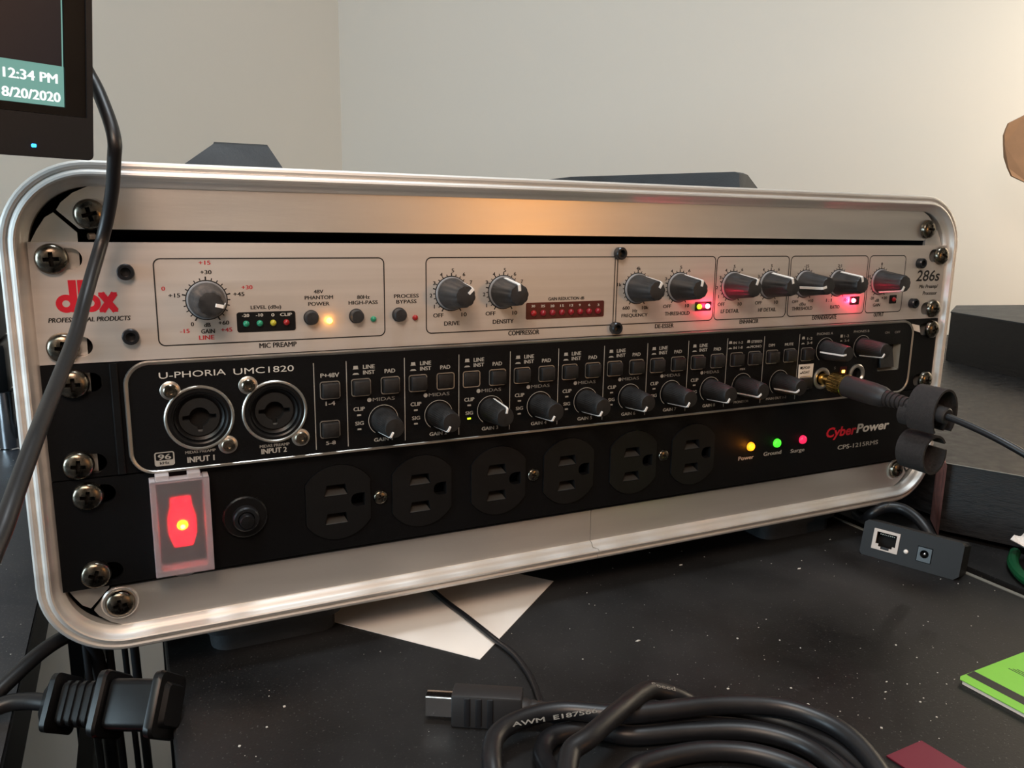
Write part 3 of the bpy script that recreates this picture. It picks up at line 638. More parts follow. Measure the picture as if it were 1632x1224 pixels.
KN = [(-183.2, 104, 'fi'), (-81.6, 46, 0), (-56.3, -4, 0), (16.8, 30, 0), (42.3, 12, 0), (76.9, 20, 0), (102.5, -12, 0), (127.9, -105, 0), (153.2, -14, 0), (186.9, 208, 0)]
def kz(x): return 111.35 + (x + 183) / 370 * .9
for x, a, _ in KN:
    tk = MB(); KZ = kz(x)
    for k in range(21):
        t = rad(-150 + 15 * k); r0 = 7.7; r1 = 9.0 if k % 5 == 0 else 8.6
        if x == -183.2: r1 = 9.1 if k in (0, 5, 10, 15, 20) else 8.7; r0 = 7.8
        tk.strip2([(x + r0 * math.sin(t), KZ + r0 * math.cos(t)), (x + r1 * math.sin(t), KZ + r1 * math.cos(t))], .56 if k % 5 == 0 else .42)
    tk.strip2(circ(x, KZ, 7.55, 36), .5, closed=True)  # dark ring: shade at the knob's foot drawn as ink
    tk.obj('scale_and_shadow_ring', 'ink', pre)
KL = ['gain knob with dusty skirt', 'drive knob, second from the left', 'density knob, its white line pointing up']
for i, (x, a, _) in enumerate(KN): knob(pre, x, -.05, kz(x), a, KB, KL[i] if i < 3 else None)
btn = MB().lathe([(3.1, 0), (3.1, .6), (2.75, .7), (2.75, 3.0), (2.4, 3.5), (0, 3.6)], 28).mesh('push_button', 35); btn.materials.append(MT['knob'])
for x, z in ((-143.4, 103.2), (-124.6, 103.2), (-105.9, 103.1)): link('push_button', btn, pre, (x, 0, z))
LD = dome_mesh('led', 1.25, 1.3, .3)
def led(parent, x, z, m, y=0, me=None, label=None, name='led', sc=1):
    me2 = (me or LD).copy(); me2.materials.clear(); me2.materials.append(MT[m])
    o = link(name, me2, parent, (x, y, z)); o.scale = (sc,) * 3
    if label: o['label'] = label
    return o
MB().prism(rrect(-172.5, -149.7, 98.2, 106.2, 1), -.18, 0).obj('level_window', 'gloss', pre)
for x, m, l in ((-169, 'led_gdim', 'green led'), (-163.8, 'led_gdim', 'green led'), (-158.6, 'led_ydim', 'yellow led'), (-153.4, 'led_rdim', 'red led')): led(pre, x, 101.6, m, -.18, label=l)
led(pre, -135.9, 101.6, 'led_amber', label='lit amber led'); led(pre, -117.2, 101.6, 'led_gdim', label='green led'); led(pre, -98.6, 101.5, 'led_rdim', label='dark red led')
MB().prism(rrect(-44.7, -2.3, 98.6, 106.4, .8), -.18, 0).obj('gain_reduction_window', 'redwin', pre)
for k in range(8): led(pre, -40.8 + 4.985 * k, 101.45, 'led_gr' if k else 'led_rdim', -.18, sc=1.15)
MB().prism(rrect(52.8, 63.4, 99.4, 104.2, .5), -.15, 0).obj('indicator_window', 'gloss', pre)
led(pre, 55.4, 101.7, 'led_lime', -.15, label='lit lime led', sc=1.05); led(pre, 60.7, 101.8, 'led_red', -.15, label='lit red led', sc=1.05)
MB().prism(rrect(163.5, 171, 99.4, 104.2, .5), -.15, 0).obj('indicator_window', 'gloss', pre)
led(pre, 166, 101.9, 'led_red', -.15, label='lit red led', sc=1.05)
MB().prism(rrect(196, 202, 99.2, 104.2, .5), -.15, 0).obj('indicator_window', 'gloss', pre); led(pre, 199.5, 101.7, 'led_rdim', -.15)
point('red_led_light', (60.7, -3.2, 101.8), .011, (1, .02, .07)); point('red_led_light', (166, -3.2, 101.9), .011, (1, .02, .07))
point('amber_led_light', (-135.9, -3.2, 101.6), .0008, (1, .35, .05))
letter(pre, [t for t in TD if t[1] not in ('KI', 'W')], -.05); letter(pre, [t for t in TD if t[1] == 'W'], -.22)
for t in TD:
    if t[1] == 'KI': letter(pre, [t], -.05)
# maker's logo: heavy rounded d b x
lg = MB()
def bowl(cx, cz, R, r):
    lg.holes(circ(cx, cz, R, 28), [circ(cx, cz, r, 20)], -.06, 0)
bowl(-231.0, 111.3, 3.3, 1.25); lg.prism([(-229.6, 108.2), (-227.3, 108.2), (-227.3, 119.8), (-229.9, 119.8)], -.1, 0)
bowl(-223.1, 111.3, 3.3, 1.25); lg.prism([(-226.9, 108.2), (-224.6, 108.2), (-224.2, 119.8), (-226.9, 119.8)], -.1, 0)
for a, b2 in (((-219.6, 108.2), (-215.0, 114.8)), ((-219.6, 114.8), (-215.0, 108.2))):
    lg.strip2([a, ((a[0] + b2[0]) / 2, (a[1] + b2[1]) / 2), b2], 2.3, -.06 - .02 * (a[1] > 110))
for zz in (108.3, 114.7): lg.strip2([(-220.4, zz), (-218.2, zz)], .9, -.065); lg.strip2([(-216.4, zz), (-214.3, zz)], .9, -.065)
lg.obj('maker_logo', 'logored', pre)

# ------------------------------------------------------------------ black audio interface
itf = empty('audio_interface', (0, 90, 45), 'black audio interface with two combo inputs and silver outline, middle unit in the rack case', 'audio interface')
itf_holes = [circ(-188.6, 65.6, 9.6, 32), circ(-159.9, 65.6, 9.6, 32)]
MB().holes([(-241.3, 45.2), (241.3, 45.2), (241.3, 88.8), (-241.3, 88.8)], ears(IS) + [circ(-188.6, 65.6, 10.4, 32), circ(-159.9, 65.6, 10.4, 32)], 0, 2.2).obj('rack_ears', 'black', itf)
FY = -3.0
MB().holes(rrect(-214.5, 216.8, 44.8, 89.0, 9, 8), itf_holes + [rrect(188.3, 206.4, 59.3, 75.2, 1.5, 3), circ(143.6, 58.3, 4.0), circ(171.4, 58.6, 4.0)], FY, -.05).obj('faceplate', 'black', itf)
b = MB(); o1 = rrect(-214.6, 216.9, 44.7, 89.1, 9.1, 10); i1 = rrect(-213.0, 215.3, 46.0, 87.7, 7.7, 10); nn = len(o1)
vs = [(x, FY + .6, z) for x, z in o1] + [(x, FY - .35, z) for x, z in [((a[0] * .8 + c[0] * .2), (a[1] * .8 + c[1] * .2)) for a, c in zip(o1, i1)]] + [(x, FY - .35, z) for x, z in [((a[0] * .2 + c[0] * .8), (a[1] * .2 + c[1] * .8)) for a, c in zip(o1, i1)]] + [(x, FY - .02, z) for x, z in i1]
b.add(vs, [(k * nn + i, k * nn + (i + 1) % nn, (k + 1) * nn + (i + 1) % nn, (k + 1) * nn + i) for k in range(3) for i in range(nn)])
b.obj('outline_trim', 'rim', itf, 50)
MB().box(-215, 215, 8, 250, 46, 88).obj('chassis', 'black', itf)
MB().box(-222, 222, 2.3, 7.9, 45.5, 88.5).obj('chassis_front', 'void', itf)
MB().slab(rrect(-219, -216, -1.2, .2, .5, 2), 45.5, 88.6).obj('side_ridge', 'gloss', itf)
for x, z in ((-231.2, 81.8), (-232.0, 50.6), (235.4, 82.4), (234.6, 50.6)): screw(itf, x, z)
MB().prism([(216.9, 86.5), (223.5, 85.2), (224.8, 80.8), (217.2, 82.8)], -1.2, -.9).obj('paper_scrap', 'paper', itf)
# combo sockets
def combo(x, z):
    c = link('combo_socket', MB().lathe([(11.7, .2), (13.0, .0), (13.0, .5), (12.6, .95), (12.1, .95), (11.8, .5)], 48, cap=False).mesh('combo_socket', 35), itf, (x, FY, z), m='rim')
    core = []
    sub('socket_housing', MB().lathe([(11.8, .2), (11.6, .45), (10.6, .5), (10.0, .1), (9.6, -1.2), (9.5, -9)], 48, cap=False).mesh('socket_housing', 35), c, 'gloss')
    # latch shaped centre hole: circle with two side slots and a lower slot
    for i in range(48):
        a = 2 * PI * i / 48; r = 3.9
        for a0, rr in ((0, 6.3), (PI, 6.3), (-PI / 2, 6.0)):
            dd = abs((a - a0 + PI) % (2 * PI) - PI)
            if dd < .2: r = max(r, rr)
        core.append((r * math.cos(a), r * math.sin(a)))
    m2 = MB().holes(circ(0, 0, 7.6, 36), [core], 1.2, 9); o = sub('centre_plug', m2.mesh('centre_plug'), c, 'jackm')
    m3 = MB().lathe([(7.6, -2.2), (9.3, -1.0), (9.3, -9)], 40, cap=False); sub('inner_ring', m3.mesh('inner_ring', 40), c, 'gloss')
    sub('socket_floor', MB().prism(circ(0, 0, 9.3, 24), 9.0, 9.4).mesh('socket_floor'), c, 'void')
    for sx, sz in ((-10, 11.7), (9.9, -11.9)):
        sub('screw_lug', MB().lathe([(3.7, 0), (3.7, .4), (3.3, .7), (0, .7)], 24, (sx, 0, sz)).mesh('screw_lug', 40), c, 'rim')
        sub('socket_screw', MB().lathe([(2.6, .7), (2.6, 1.6), (2.2, 2.0), (1.35, 2.0), (1.2, 1.1), (0, 1.0)], 24, (sx, 0, sz)).mesh('socket_screw', 35), c, 'screw')
    sub('latch_glint', MB().box(-1.0, 1.0, 1.8, 2.4, -6.6, -5.2, .2).mesh('latch_glint'), c, 'chrome')
combo(-188.6, 65.6); combo(-159.9, 65.6)
for x in [-143.7] + [-130.1 + 25.44 * k for k in range(11)]:
    MB().strip2([(x, 84.6), (x, 47.6)], .32, FY - .04).obj('channel_divider', 'inkg', itf)
bt = MB().box(-3.5, 3.5, -2.9, 0, -3.1, 3.1, .55).mesh('square_button', 40); bt.materials.append(MT['knob2'])
bo = MB().strip2(rrect(-4.05, 4.05, -3.6, 3.6, 1.0, 4), .42, -.25, True, .25).mesh('button_outline'); bo.materials.append(MT['rim'])
def icon(pts): MB().prism(pts, FY - .05, FY).obj('button_symbol', 'inkg', itf)
def button(x, z, pressed=False):
    o = link('square_button', bt, itf, (x, FY + (2.3 if pressed else 0), z)); q = link('button_outline', bo, itf, (x, FY, z))
button(-137.2, 72.8); button(-137.7, 56)
TU2 = []; arcs = MB(); ledm = MB()
for k in range(8):
    x = 25.44 * k
    button(-124 + x, 73, k == 2); button(-111.1 + x, 73, k == 1)
    TU2 += [('LINE', 'G', -120.4 + x, 81.7, 5.0, 1.7), ('INST', 'G', -120.4 + x, 79.3, 5.0, 1.7), ('PAD', 'G', -111.2 + x, 79.3, 4.6, 1.7),
            ('MIDAS', 'D', -114.1 + x, 67.2, 9.8, 1.5), ('CLIP', 'G', -125.0 + x, 63.6, 4.8, 1.7), ('SIG', 'G', -125.0 + x, 57.3, 3.6, 1.6), ('GAIN %d' % (k + 1), 'G', -114.6 + x, 49.2, 8.2, 1.6)]
    icon([(-127.4 + x, 80.9), (-124.8 + x, 80.9), (-125.1 + x, 81.1), (-125.2 + x, 82.4), (-127.0 + x, 82.4), (-127.1 + x, 81.1)])
    icon([(-127.6 + x, 78.6), (-124.6 + x, 78.6), (-125.3 + x, 79.3), (-126.9 + x, 79.3)])
    icon(circ(-120.5 + x, 67.2, .95, 14))
    gx = -114.4 + x
    MB().strip2([(gx + 6.6 * math.sin(rad(t)), 57.9 + 6.6 * math.cos(rad(t))) for t in range(-145, 146, 10)], .26, FY - .04).obj('dial_arc', 'inkg', itf)
    knob(itf, gx, FY, 57.9, 10 if k == 2 else 208, KS)
    for z, m in ((60.9, 'inkg'), (54.7, 'led_lime' if k == 2 else 'inkg')):
        MB().box(-.85, .85, -.15, 0, -.35, .35).obj('channel_led', m, itf, loc=(-125.1 + x, FY, z))
for x, z, a in ((85.3, 58.2, 232), (111.8, 58.2, 238), (144.6, 74.7, 262), (173.8, 74.7, 215)):
    knob(itf, x, FY, z, a, KS); MB().strip2([(x + 6.9 * math.sin(rad(t)), z + 6.9 * math.cos(rad(t))) for t in range(-145, 146, 10)], .22, FY - .04).obj('dial_arc', 'inkg', itf)
for x in (80.1, 92.3, 104.9, 117.6, 130.4): button(x, 73)
for x in (75.5, 87.8, 127.2):
    icon([(x - 1.1, 81.6), (x + 1.1, 81.6), (x + .8, 83.0), (x - .8, 83.0)]); icon([(x - 1.3, 78.8), (x + 1.3, 78.8), (x + .6, 79.5), (x - .6, 79.5)])
icon([(155.6, 81.2), (157.4, 81.2), (157.4, 82.8), (155.6, 82.8)]); icon([(155.6, 78.9), (157.4, 78.9), (156.8, 79.5), (156, 79.5)])
letter(itf, [t for t in TU if t[0] not in ('96', 'kHz', 'SPDIF', 'ADAT')] + TU2, FY - .05)
badge = MB().prism(rrect(-205.9, -198.7, 47.6, 53.2, .9), FY - .03, FY).obj('badge', 'inkg', itf)
MB().prism(rrect(-205.4, -199.2, 49.9, 52.8, .5), FY - .05, FY - .031).obj('badge_window', 'black', itf)
letter(itf, [t for t in TU if t[0] in ('96', 'kHz')], FY - .07)
MB().prism([(125.6, 59.4), (136.4, 59.4), (136.6, 67.3), (125.4, 67.3)], FY - .12, FY).obj('optical_label', 'paper', itf)
letter(itf, [t for t in TU if t[0] in ('SPDIF', 'ADAT')], FY - .16)
MB().prism([(126.6, 64.6), (128.2, 64.6), (128.2, 66), (126.6, 66)], FY - .16, FY - .12).prism([(126.6, 61.9), (128.2, 61.9), (127.8, 62.6), (127, 62.6)], FY - .16, FY - .12).obj('label_symbols', 'ink', itf)
button(131.0, 56.6)
for x, z in ((143.6, 58.3), (171.4, 58.6)):
    c = link('headphone_socket', MB().lathe([(3.9, -8), (3.9, .2), (4.6, 1.0), (5.6, 1.0), (6.3, .5), (6.3, 0)], 36, cap=False).mesh('headphone_socket', 35), itf, (x, FY, z), m='rim')
    sub('socket_hollow', MB().lathe([(0, -7.5), (3.8, -7.5), (3.8, -.2)], 24, cap=False).mesh('socket_hollow'), c, 'void')
MB().box(157.2, 163.4, -.25, 0, 58.3, 64.3, .1).obj('indicator_window', 'redwin', itf, loc=None) if False else None
MB().prism(rrect(157.6, 163.2, 58.6, 64.0, .5), FY - .12, FY).obj('indicator_window', 'redwin', itf)
MB().box(-1.1, 1.1, -.35, 0, -.8, .8, .2).obj('power_led', 'led_amber', itf, loc=(160.4, FY - .1, 61.2))
letter(itf, [('S', 'D', 153.5, 63.6, 1.2, 1.4), ('M', 'D', 153.5, 60.4, 1.2, 1.4)], FY - .05)
# power rocker in its recess
MB().prism(rrect(189.0, 205.8, 60.0, 74.5, 1.2, 3), FY + 3.4, FY + 3.6).obj('switch_recess', 'void', itf)
MB().add([(189.4, FY + 3, 60.5), (203.0, FY + 3, 60.5), (203.0, FY + 3, 74), (189.4, FY + 3, 74), (190, FY - 1.0, 61.6), (201.2, FY - 1.0, 61.6), (201.2, FY + 1.4, 73.5), (190, FY + .8, 73.5)],
         [(4, 5, 6, 7), (0, 1, 5, 4), (1, 2, 6, 5), (2, 3, 7, 6), (3, 0, 4, 7)]).obj('rocker_switch', 'jackm', itf)
b = MB(); b.add([(206.3, FY - .1, 59.4), (206.3, FY - .1, 75.2), (203.6, FY + 3.3, 74.4), (203.6, FY + 3.3, 61.6), (188.4, FY - .1, 59.4), (190, FY + 3.3, 61.6)], [(0, 1, 2, 3), (0, 3, 5, 4)])
b.obj('lit_switch_bevel', 'strip', itf)  # pale grey stands in for light falling on the recess walls

# ------------------------------------------------------------------ power conditioner
pc = empty('power_conditioner', (0, 90, 0), 'black power conditioner with six sockets, bottom unit in the rack case', 'power conditioner')
OX = [-134.4 + 38.28 * k for k in range(6)]; OZ = 22.3
def outlet_outline(x, z, R=16.9, hw=14.2, n=18):
    pts = []; a0 = math.acos(hw / R)
    for s0 in (0, 1):
        for i in range(n + 1):
            a = a0 + (PI - 2 * a0) * i / n + s0 * PI; pts.append((x + R * math.cos(a), z + R * math.sin(a)))
    return pts
MB().holes([(-241.3, .5), (241.3, .5), (241.3, 44.6), (-241.3, 44.6)], ears(CS) + [outlet_outline(x, OZ, 16.95, 14.25) for x in OX], 0, 2.4).obj('faceplate', 'black', pc)
MB().box(-220, 220, 14.0, 200, 1.2, 44).obj('chassis', 'black', pc)
MB().box(-150, 72, 12.4, 13.9, 2, 43).obj('socket_back', 'void', pc)
for x, z in ((-229.9, 38.2), (-229.6, 6.3), (234, 38.2), (234, 6.4)): screw(pc, x, z)
def trap(z, w0=4.1, w1=5.3): return [(-w0 - 1.0, z + 1.8), (w0 - 1.0, z + 1.8), (w1 - 1.2, z - 3.2), (-w1 - 1.0, z - 3.2)][::-1]
ground = [(8.0, 3.1), (11.6, 3.1), (11.6, -2.9), (8.0, -2.9)] + [(8.0 - 2.6 * math.sin(rad(a)), .1 - 3.0 * math.cos(rad(a))) for a in (30, 60, 90, 120, 150)]
om = MB().holes(outlet_outline(0, 0, 16.8, 14.1), [trap(6.3), trap(-6.6), ground], -.9, 3); 
omm = om.mesh('power_socket', 0); omm.materials.append(MT['socket'])
wd = MB()
for z in (6.3, -6.6):
    wd.add([(-5.9, -.5, z - 3.1), (3.9, -.5, z - 3.1), (2.6, 4.2, z - .3), (-4.8, 4.2, z - .3)], [(0, 1, 2, 3)])
wdm = wd.mesh('slot_ramp'); wdm.materials.append(MT['ramp'])
for i, x in enumerate(OX):
    o = link('power_socket', omm, pc, (x, 0, OZ)); sub('slot_ramp', wdm, o)
    sub('socket_floor', MB().prism(circ(0, 0, 13, 20), 9, 9.3).mesh('socket_floor'), o, 'void')
SM2 = screw_mesh(3.2, 1.7, name='small_screw')
for x, z in ((-115.6, 21.9), (-39.2, 22.8), (37.6, 23.8)): screw(pc, x, z, -.02, SM2, 'small_screw')
br = link('breaker_button', MB().lathe([(2.95, 4.5), (3.0, 7.6), (2.6, 8.2), (0, 8.4)], 32).mesh('breaker_button', 35), pc, (-173.4, 0, 21.6), m='gloss')
sub('collar', MB().lathe([(5.3, 1.8), (5.2, 4.6), (4.6, 5.2), (3.4, 5.2), (3.3, 2.5)], 36, cap=False).mesh('collar', 35), br, 'hexs')
sub('knurled_nut', MB().lathe([(8.9, 0), (8.9, 1.4), (8.3, 1.9), (5.3, 1.9)], 72, mod=lambda a, h: 1 - .012 * (.5 + .5 * math.cos(24 * a))).mesh('knurled_nut', 35), br, 'gloss')
# switch with milky flip cover
sw = link('rocker_switch', MB().box(-6.2, 6.2, -1.0, 2, -14, 14, .8).mesh('rocker_switch', 40), pc, (-197.6, -.2, 23.4), m='gloss')
gp = [(-3.6, 10.2), (3.6, 10.2), (3.8, 6.4), (5.0, 2), (5.0, -4), (3.6, -8.4), (3.2, -9.2), (-3.2, -9.2), (-3.6, -8.4), (-5.0, -4), (-5.0, 2), (-3.8, 6.4)]
sub('lit_rocker', MB().prism(gp, -4.2, -1).mesh('lit_rocker'), sw, 'rocker_glow')
sub('lamp', MB().lathe([(1.9, 4.2), (1.7, 4.9), (1.0, 5.3), (0, 5.4)], 20, (0, 0, -.4)).mesh('lamp', 60), sw, 'lamp_glow')
cv = MB(); x0, x1, z0, z1 = -208.5, -186.9, 3.6, 42.8
cv.box(x0, x1, -8.2, -7.2, z0, z1, .4)
cov = cv.obj('flip_cover', 'milky', pc); tag(cov, 'milky translucent flip cover glowing red')
cv = MB()
cv.box(x0, x0 + 2.2, -7.15, -.4, z0, z1, .3); cv.box(x1 - 2.2, x1, -7.15, -.4, z0, z1, .3); cv.box(x0 + 2.3, x1 - 2.3, -7.15, -.4, z0, z0 + 2.4, .3); cv.box(x0 + 2.3, x1 - 2.3, -7.15, -2, z1 - 1.2, z1, .2)
cv.box(x0 + 2.2, x0 + 7.2, -6.8, -2.5, z1 - .2, z1 + 2.0, .3); cv.box(x1 - 7.8, x1 - 3.0, -6.8, -2.5, z1 - .2, z1 + 2.0, .3)
sub('cover_rim', cv.mesh('cover_rim'), cov, 'milky_rim')
sub('clear_tab', MB().prism([(-202, 3.4)] + [(-198 + 3.9 * math.cos(rad(a)), 3.4 - 2.0 * math.sin(rad(a))) for a in range(170, 0, -20)] + [(-194, 3.4)], -5.2, -4.4).mesh('clear_tab'), cov, 'milky').location = (-cov.location.x * 0, 0, 0)
point('rocker_lamp_light', (-197.6, -6.4, 23.0), .010, (1, .03, .03), 2.5)
BL = dome_mesh('indicator_led', 2.55, 2.0, .4)
for x, m, l in ((97.3, 'led_orange', 'lit orange led'), (116.6, 'led_green', 'lit green led'), (136.2, 'led_crimson', 'lit crimson led')): led(pc, x, 22.1, m, 0, BL, l, 'indicator_led')
point('orange_led_light', (96.6, -3.6, 22.2), .0022, (1, .3, .02))
TC2 = []
for s, c, x, z, wd_, h in TC:
    TC2.append((s, c, x, z, wd_, h if s not in ('Power', 'Surge', 'Ground', 'CPS-1215RMS') or h > 5 else h * .66))
letter(pc, [(s, c + '', x, z, wd_, h) for s, c, x, z, wd_, h in TC2 if s not in ('Cyber',) and not (s == 'Power' and x > 150)], -.05)
for s, c, x, z, wd_, h in TC2:
    if s == 'Cyber' or (s == 'Power' and x > 150):
        for cc, mb in text_batch([(s, 'KI', x, z, wd_, h)], -.05).items(): mb.obj('red_brand_word' if c == 'R' else 'white_brand_word', 'logored' if c == 'R' else 'inkw', pc, fix=False)
# ------------------------------------------------------------------ headphone plug, cable and hook-and-loop strap
hp = empty('headphone_cable', (144, -30, 56), 'gold and grey headphone plug with thin cable in the interface headphone socket', 'cable')
ax0 = Vector((143.6, -4.2, 58.2)); ax1 = Vector((144.6, -84, 53.4)); dr = (ax1 - ax0).normalized()
def axis_lathe(prof, name, m, n=32, mod=None, smooth=35):
    me = MB().lathe([(r, h) for r, h in prof], n, mod=mod).mesh(name, smooth)
    o = link(name, me, hp, tuple(ax0), None, m); o.rotation_euler = Vector((0, -1, 0)).rotation_difference(dr).to_euler(); return o
axis_lathe([(0, -7), (3.1, -6.9), (3.1, 5.5), (4.4, 6.0), (4.4, 7.5)], 'plug_tip', 'gold')
axis_lathe([(5.2, 7.0), (5.9, 7.4), (5.9, 15.0), (6.3, 15.3), (6.3, 16.6), (5.6, 17.0)], 'knurled_collar', 'gold', 96, mod=lambda a, h: 1 - (.05 * (.5 + .5 * math.cos(32 * a)) if 7.3 < h < 15.1 else 0), smooth=15)
axis_lathe([(5.4, 16.8), (6.1, 17.2), (6.1, 34), (5.6, 40), (4.9, 42), (4.4, 43)], 'plug_barrel', 'rubber')
pr = [(4.2, 43)]
for k in range(7): h = 43.5 + k * 2.6; r = 4.3 - k * .18; pr += [(r, h), (r, h + 1.5), (r - .7, h + 1.7), (r - .7, h + 2.4)]
axis_lathe(pr, 'strain_relief', 'rubber', 24)
axis_lathe([(2.2, 62), (2.2, 64), (3.6, 67), (3.8, 72), (4.1, 74), (4.1, 77.5), (3.4, 78.2), (1.7, 77.9)], 'cable_collar', 'rubber', 24)
b = MB(); b.tube(smooth_path([(144.4, -81, 53.6), (145.6, -95, 51), (147, -110, 47), (150, -128, 40), (152, -158, 28)], 10), 1.75, 12)
b.obj('cord', 'cable', hp, 60)
def strap(path, w0, y0, skew=0, th=1.1, taper=0):
    P = [Vector((x, 0, z)) for x, z in path]; m = len(P); b = MB(); vs = []; fs = []
    for k in range(m):
        T = (P[min(k + 1, m - 1)] - P[max(k - 1, 0)]).normalized(); N = Vector((-T.z, 0, T.x)); y = y0 + skew * k / (m - 1)
        for dn in (-th / 2, th / 2):
            for dy in (-w0 / 2, w0 / 2):
                q = P[k] + N * dn; vs.append((q.x, y + dy, q.z))
    for k in range(m - 1):
        i = 4 * k; j = i + 4; fs += [(i, j, j + 1, i + 1), (i + 2, i + 3, j + 3, j + 2), (i, i + 2, j + 2, j), (i + 1, j + 1, j + 3, i + 3)]
    fs += [(0, 1, 3, 2), (4 * m - 4, 4 * m - 2, 4 * m - 1, 4 * m - 3)]
    return b.add(vs, fs)
vc = empty('cable_strap', (146, -70, 50), 'fuzzy grey hook-and-loop strap looped round the headphone cable', 'cable strap')
def ell(cx, cz, rx, rz, a0, a1, n=26): return [(cx + rx * math.cos(rad(a0 + (a1 - a0) * i / n)), cz + rz * math.sin(rad(a0 + (a1 - a0) * i / n))) for i in range(n + 1)]
strap(ell(149.0, 52, 10.0, 13.2, -40, 215), 15, -68.5, -3).obj('outer_loop', 'velcro', vc, 50)
strap(ell(147.0, 50.5, 6.3, 6.6, -60, 240), 17, -68, 3).obj('inner_wrap', 'velcro', vc, 50)
strap(ell(148.5, 31.5, 8.3, 9.6, 35, 372), 16, -67, 0).obj('lower_loop', 'velcro', vc, 50)

# ------------------------------------------------------------------ monitor (top left) and its cable
mroot = empty('monitor', (-217.2, -38, 159.6), 'black monitor corner at top left showing clock and date on teal bar', 'monitor')
th = rad(10); ma = Vector((.906, .423, 0)).normalized(); n0 = Vector((ma.y, -ma.x, 0)); mu = Vector((0, 0, 1)) * math.cos(th) + n0 * math.sin(th); mn = ma.cross(mu)
RM = Matrix((ma, -mn, mu)).transposed()    # local x right, y away from the viewer, z up
def mon(b, name, m, smooth=0, fix=True):
    o = link(name, b.mesh(name, smooth, fix), mroot, (-217.2, -38, 159.6), RM.to_euler(), m); return o
W_, H_ = 520, 310
def frame(b, o, i, y0, y1):
    b.holes([(o[0], o[2]), (o[1], o[2]), (o[1], o[3]), (o[0], o[3])], [[(i[0], i[2]), (i[1], i[2]), (i[1], i[3]), (i[0], i[3])]], y0, y1)
b = MB(); b.holes(rrect(-W_, 0, 0, H_, 1.6, 4), [rrect(-W_ + 1.8, -1.8, 12.6, H_ - 1.8, .3, 2)], 0, 5); mon(b, 'bezel', 'bezelm')
b = MB(); b.holes(rrect(-W_ + 1.9, -1.9, 12.7, H_ - 1.9, .3, 2), [rrect(-W_ + 7.8, -7.8, 15, H_ - 8, .2, 2)], .7, 4.5); mon(b, 'inner_border', 'gloss')
b = MB(); b.prism([(-W_ + 7.9, 26.6), (-7.9, 26.6), (-7.9, H_ - 8.1), (-W_ + 7.9, H_ - 8.1)], 1.2, 1.5); mon(b, 'screen', 'screen')
b = MB(); b.prism([(-W_ + 7.9, 15.1), (-7.9, 15.1), (-7.9, 26.5), (-W_ + 7.9, 26.5)], 1.2, 1.5); tbar = mon(b, 'taskbar', 'taskbar')
b = MB(); b.box(-8.35, -8.05, 1.0, 1.2, 26.6, H_ - 8.2); b.box(-W_ + 8, -8.0, 1.0, 1.2, 26.45, 26.65); mon(b, 'window_edge', 'taskbar')
for c, mb in text_batch([('12:34 PM', 'W', -17.0, 22.9, 14.4, 2.7), ('8/20/2020', 'W', -16.9, 17.7, 15.6, 2.7)], 1.05).items(): mon(mb, 'clock_text', 'pixels', fix=False)
b = MB(); b.box(-W_ + 2, -2, 5.1, 22, 4, H_ - 4, 3); mon(b, 'rear_cover', 'bezelm', 40)
b = MB(); b.box(-17.9, -16.5, -.35, .3, 2.75, 3.75, .3); mon(b, 'power_led', 'led_blue').visible_shadow = True
b = MB(); b.box(-W_ / 2 - 15, -W_ / 2 + 15, 24, 34, -120, 120, 2); mon(b, 'stand_arm', 'bezelm', 40)
bx = Vector((-217.2, -38, 0)) - ma * (W_ / 2) - n0 * 50
MB().slab([tuple((bx + ma * i + n0 * j).xy) for i, j in ((-90, -60), (90, -60), (90, 60), (-90, 60))], DZ + .05, DZ + 8).obj('stand_base', 'bezelm', mroot)
b = MB(); b.tube([(bx.x, bx.y, DZ + 6), (bx.x - n0.x * 10, bx.y - n0.y * 10, 90)], 14, 20); b.obj('stand_column', 'bezelm', mroot, 50)
b = MB(); b.tube(smooth_path([(-268, -22, 203), (-244, -13, 202), (-227, -14, 197), (-219.5, -16.5, 193), (-216.2, -19.5, 187), (-214.0, -24.6, 181), (-211.6, -31, 172), (-210.8, -34.0, 166), (-211.3, -32.4, 161.2), (-212.6, -26.0, 151.8), (-214.8, -20.0, 142.5), (-217.5, -18.5, 133.5), (-221, -25, 123), (-223.9, -34.6, 113.8), (-226.3, -48.8, 105.4), (-230.8, -73, 94.6), (-233.7, -98.0, 87.8), (-236.4, -115.3, 80.9), (-238.7, -129.1, 74.5), (-243, -148, 62), (-250, -175, 20), (-256, -190, -38)], 8), 2.15, 16)
tag(b.obj('monitor_cable', 'cable', None, 60), 'black cable hanging from the monitor across the left side of the rack', 'cable')

# ------------------------------------------------------------------ HDMI lead with coiled cable
hc = empty('hdmi_cable', (-60, -110, DZ), 'thick black video cable coiled at the bottom with silver-tipped plug', 'cable')
HP = Vector((-109.0, -71.5, 0)); ha = math.atan2(-15, 26)
def hloc(b, name, m, smooth=40):
    return link(name, b.mesh(name, smooth), hc, (HP.x, HP.y, DZ + .3), (0, 0, ha), m)
hloc(MB().box(0, 27, -4.6, 4.6, 0, 13.6, 1.0), 'plug_body', 'rubber')
b = MB()
for k in range(3): b.box(5 + k * 4.4, 7.4 + k * 4.4, -5.0, 5.0, 1, 12.8, .4)
hloc(b, 'grip_ribs', 'cable')
b = MB(); b.holes(rrect(-2.6, 2.6, 2.6, 11.2, .7, 3), [rrect(-2.2, 2.2, 3.0, 10.8, .5, 3)], 0, 10); me = b.mesh('metal_shell', 40)
o = link('metal_shell', me, hc, (HP.x, HP.y, DZ + .3), (0, 0, ha - PI / 2), 'chrome'); o.location = o.location + Matrix.Rotation(ha, 3, 'Z') @ V((-10, 0, 0))
